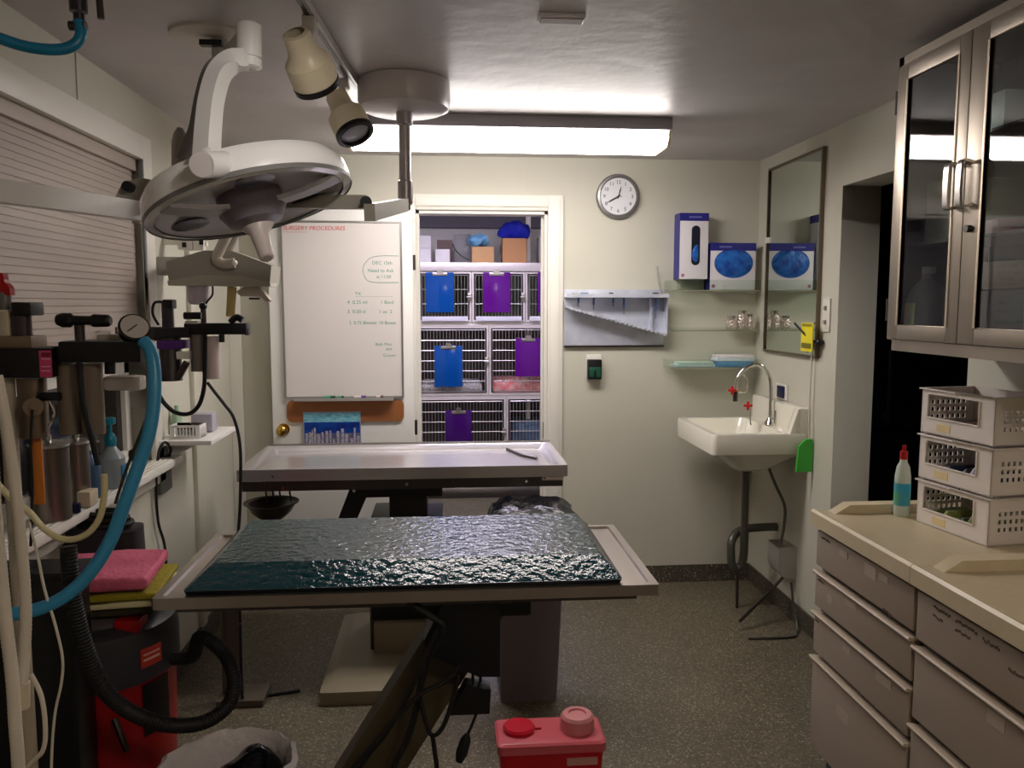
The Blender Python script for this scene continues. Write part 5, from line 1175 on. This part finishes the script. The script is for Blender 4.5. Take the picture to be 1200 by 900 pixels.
# hoses of near machine
def hose(P, Y, r, nm, mat, label, **k):
    pts = [at(x, y, Y=(Y if not isinstance(Y, (list, tuple)) else Y[0]+(Y[1]-Y[0])*i/(len(P)-1))) for i, (x, y) in enumerate(P)]
    if pts[-1].z < .3: pts[-1].z = r+.001
    return tag(MB().tube(pts, r, **k).build(nm, mat), label, 'hose')
hose([(168, 400), (177, 412), (181, 440), (180, 475), (174, 510), (160, 552), (146, 590), (130, 632), (108, 668), (80, 696), (50, 712), (20, 719), (-10, 722)], (1.74, 1.60), .0135, 'blue_breathing_hose', HOSEB, 'thick blue hose sweeping from the gauge to the left edge', seg=14)
wh = hose([(-4, 440), (4, 480), (12, 530), (20, 590), (26, 650), (30, 710), (29, 760), (25, 812)], 1.5, .0105, 'white_breathing_hose', HOSEW, 'white hose at far left running down to a connector', rib=.004, seg=12)
hose([(-14, 442), (-10, 520), (-6, 600), (2, 680), (8, 740), (14, 790), (18, 850), (22, 915), (24, 1100), (24, 1300)], 1.46, .0115, 'white_breathing_hose', HOSEW, 'leftmost white hose continuing below the picture', rib=.004, seg=12)
MB().cyl(at(25, 800, Y=1.5), at(25, 829, Y=1.5), .0145, seg=18).build('hose_connector', M('connector_cream', (206, 194, 168), .4), wh)
hose([(-5, 565), (14, 585), (34, 600), (50, 618), (68, 630), (86, 632), (104, 624), (117, 606), (122, 580), (122, 556)], 1.66, .0065, 'yellowed_tube', HOSEY, 'yellowed tube drooping in a curve under the canisters', seg=10)
hose([(34, 612), (44, 650), (52, 690), (64, 730), (73, 770), (72, 800), (64, 840), (60, 905), (58, 1050), (58, 1205)], 1.62, .0028, 'thin_white_cable', HOSEW, 'thin pale cord hanging in front of the black cabinet', seg=6)
hose([(36, 790), (48, 815), (53, 850), (50, 880), (30, 903), (20, 960), (14, 1100), (12, 1250)], 1.55, .0045, 'thin_white_tube', HOSEW, 'thin white tube curling at the bottom left', seg=8)
hose([(38, 480), (36, 520), (38, 570), (36, 640)], 1.70, .003, 'thin_black_tube', BLACKR, 'thin black tube hanging beside the orange cylinder', seg=6)
hose([(178, 470), (168, 500), (150, 545), (135, 590)], 2.3, .0045, 'dark_green_tube', M('tube_green', (46, 54, 40), .4), 'dark green thin tube behind the thick blue hose', seg=8)

# black cabinet, dark case, vacuum
t = thing('black_cart', (-.97, 1.92, 0), 'tall black equipment cart behind the white hoses', 'cart')
cx0, cx1 = -1.155, at(84, 700, Y=1.9).x
B(cx0, cx1, 1.90, 2.0, .04, .98, bev=.01).build('cart_body', BLACK, t)
B(cx0, cx1+.01, 1.885, 2.0, .981, 1.0, bev=.004).build('cart_top', BLACK, t)
MB().cyl((cx0+.03, 1.95, 0), (cx0+.03, 1.95, .04), .02).cyl((cx1-.03, 1.95, 0), (cx1-.03, 1.95, .04), .02).build('casters', BLACKR, t)
t = thing('dark_case', (-1.0, 2.62, 0), 'dark upright case against the wall behind the red vacuum', 'case')
MB().loft([rl(-1.158, -.93, 2.46, 2.60, 0, .02, 3), rl(-1.158, -.95, 2.47, 2.59, .93, .03, 3)]).build('case_body', M('case_dark', (50, 44, 50), .4), t)
mb = MB()
for k in range(3): mb.tube([(-1.04+.07*cos(q_), 2.42-.0*k, .955+.004*k+.0) if 0 else (-1.05+(.075-.012*k)*cos(q_), 2.53+(.05-.01*k)*sin(q_), .945+.016*k) for q_ in [i*2*pi/16 for i in range(16)]], .009, seg=8, closed=True)
tag(mb.build('coiled_cable', BLACKR), 'black coiled cable lying on top of the dark case', 'cable')

vx, vy = -.945, 2.2
t = thing('shop_vacuum', (vx, vy, 0), 'red and black wet dry vacuum at lower left', 'vacuum')
MB().lathe([(.165, .07), (.178, .10), (.186, .45), (.190, .635), (.193, .64)], (vx, vy, 0), (vx, vy, 9), 56, absz=True).build('tank', VACRED, t)
MB().lathe([(.199, .64), (.201, .65), (.201, .735), (.196, .775), (.165, .79)], (vx, vy, 0), (vx, vy, 9), 56, absz=True).build('motor_lid', VACGREY, t)
MB().lathe([(.150, .785), (.150, .80), (.12, .815), (0, .817)], (vx, vy, 0), (vx, vy, 9), 40, absz=True).build('motor_head', M('vac_top_grey', (86, 80, 84), .4), t)
MB().box(vx+.09, vx+.155, vy-.13, vy-.06, .775, .81, bev=.008).build('switch_housing', REDPL, t)
for an in (35, 145, 215, 325):
    c = (vx+.16*cos(radians(an)), vy+.16*sin(radians(an)))
    MB().sphere((c[0], c[1], .028), .028).cyl((c[0], c[1], .045), (c[0], c[1], .09), .014, seg=10).build('caster', BLACK, t)
def onvac(a0, a1, z0, z1, r, nm, mat, par=None):
    mb = MB(); n = 8; A = []; 
    for k in range(n+1):
        a_ = radians(a0+(a1-a0)*k/n); A.append((vx+r*cos(a_), vy+r*sin(a_)))
    lo = [[(x, y, z0) for x, y in A]+[(vx+(x-vx)*.985, vy+(y-vy)*.985, z0) for x, y in A[::-1]], [(x, y, z1) for x, y in A]+[(vx+(x-vx)*.985, vy+(y-vy)*.985, z1) for x, y in A[::-1]]]
    return mb.loft(lo).build(nm, mat, par or t)
bd = onvac(-40, -22, .68, .73, .2035, 'badge', M('badge_red', (190, 60, 50), .4))
onvac(-38, -24, .697, .703, .2045, 'badge_print', M('badge_print', (230, 190, 170), .4), bd); onvac(-38, -24, .712, .716, .2045, 'badge_print', M('badge_print', (230, 190, 170), .4), bd)
onvac(-38, -12, .49, .63, .1945, 'latch', BLACK)
MB().tube([(vx+.10, vy-.17, .57), (vx+.12, vy-.185, .53), (vx+.13, vy-.18, .49)], .008, seg=8).build('latch_clip', STEELD, t)
hp = [Vector((vx+.17, vy-.02, .66)), Vector((vx+.25, vy-.03, .665))]+[at(x, y, Y=Y_) for x, y, Y_ in ((235, 746, 2.12), (262, 765, 2.08), (274, 795, 2.03), (268, 825, 1.98), (240, 846, 1.93), (200, 850, 1.89), (160, 838, 1.86), (128, 815, 1.85), (108, 780, 1.83), (93, 735, 1.82), (84, 690, 1.82), (80, 640, 1.83))]
MB().tube(hp, .0185, seg=14, rib=.0035).build('suction_hose', BLACKR, t)
# towels
def towel(x0, x1, y0, y1, z, h, mat, label, seed, rot=.12):
    mb = MB().box(x0, x1, y0, y1, z, z+h, bev=h*.45, seg=4)
    bmesh.ops.subdivide_edges(mb.bm, edges=mb.bm.edges, cuts=4, use_grid_fill=True); c = Vector(((x0+x1)/2, (y0+y1)/2, 0)); R_ = Matrix.Rotation(rot, 3, 'Z')
    for v in mb.bm.verts:
        v.co += Vector((0, 0, max(0, v.co.z-z)/h*(.003*sin(v.co.x*31+seed)+.003*sin(v.co.y*27+seed*2))))
        w_ = R_ @ (v.co-c); v.co = w_+c
    zmn = min(v.co.z for v in mb.bm.verts)
    for v in mb.bm.verts: v.co.z += z-zmn
    return tag(mb.build('folded_cloth', mat), label, 'cloth', 'folded cloths on the vacuum')
tx0, tx1 = -1.03, -.775
towel(tx0, tx1, 2.07, 2.30, .8175, .020, M('dark_cloth', (50, 46, 30), .8), 'dark olive cloth at the bottom of the folded stack', 1)
towel(tx0+.03, tx1+.02, 2.06, 2.30, .843, .016, CREAM, 'cream cloth sandwiched in the folded stack', 2)
towel(tx0+.01, tx1+.025, 2.05, 2.30, .865, .022, OLIVE, 'mustard green cloth just below the pink one', 3)
towel(tx0-.0, tx1+.0, 2.04, 2.30, .893, .034, PINK, 'pink folded cloth topmost of the stack on the vacuum', 4)

# ------------------------------------------------------------------ lamps and world
# added fill light, out of view, to lift the foreground and surgical lamp
t = thing('added_fill_light', (.7, .1, 2.34), 'added round fill light on the ceiling, out of view', 'light')
MB().lathe([(.06, 0), (.06, -.012), (.014, -.016), (.014, -.11)], (.7, .1, ZC), (.7, .1, 9), 24, absz=True).build('stem', WHITE, t)
MB().lathe([(0, -.10), (.10, -.105), (.16, -.14), (.15, -.18), (.08, -.205), (0, -.21)], (.7, .1, ZC), (.7, .1, 9), 40, absz=True).build('globe', M('fill_globe', (255, 238, 222), .5, emit=26), t)
w = bpy.data.worlds.new('world'); bpy.context.scene.world = w; w.use_nodes = True
w.node_tree.nodes['Background'].inputs[0].default_value = (.02, .02, .025, 1); w.node_tree.nodes['Background'].inputs[1].default_value = .2
sc = bpy.context.scene
sc.view_settings.view_transform = 'Standard'; sc.view_settings.look = 'None'; sc.view_settings.gamma = 1; sc.view_settings.use_curve_mapping = False
sc.view_settings.exposure = 0.55
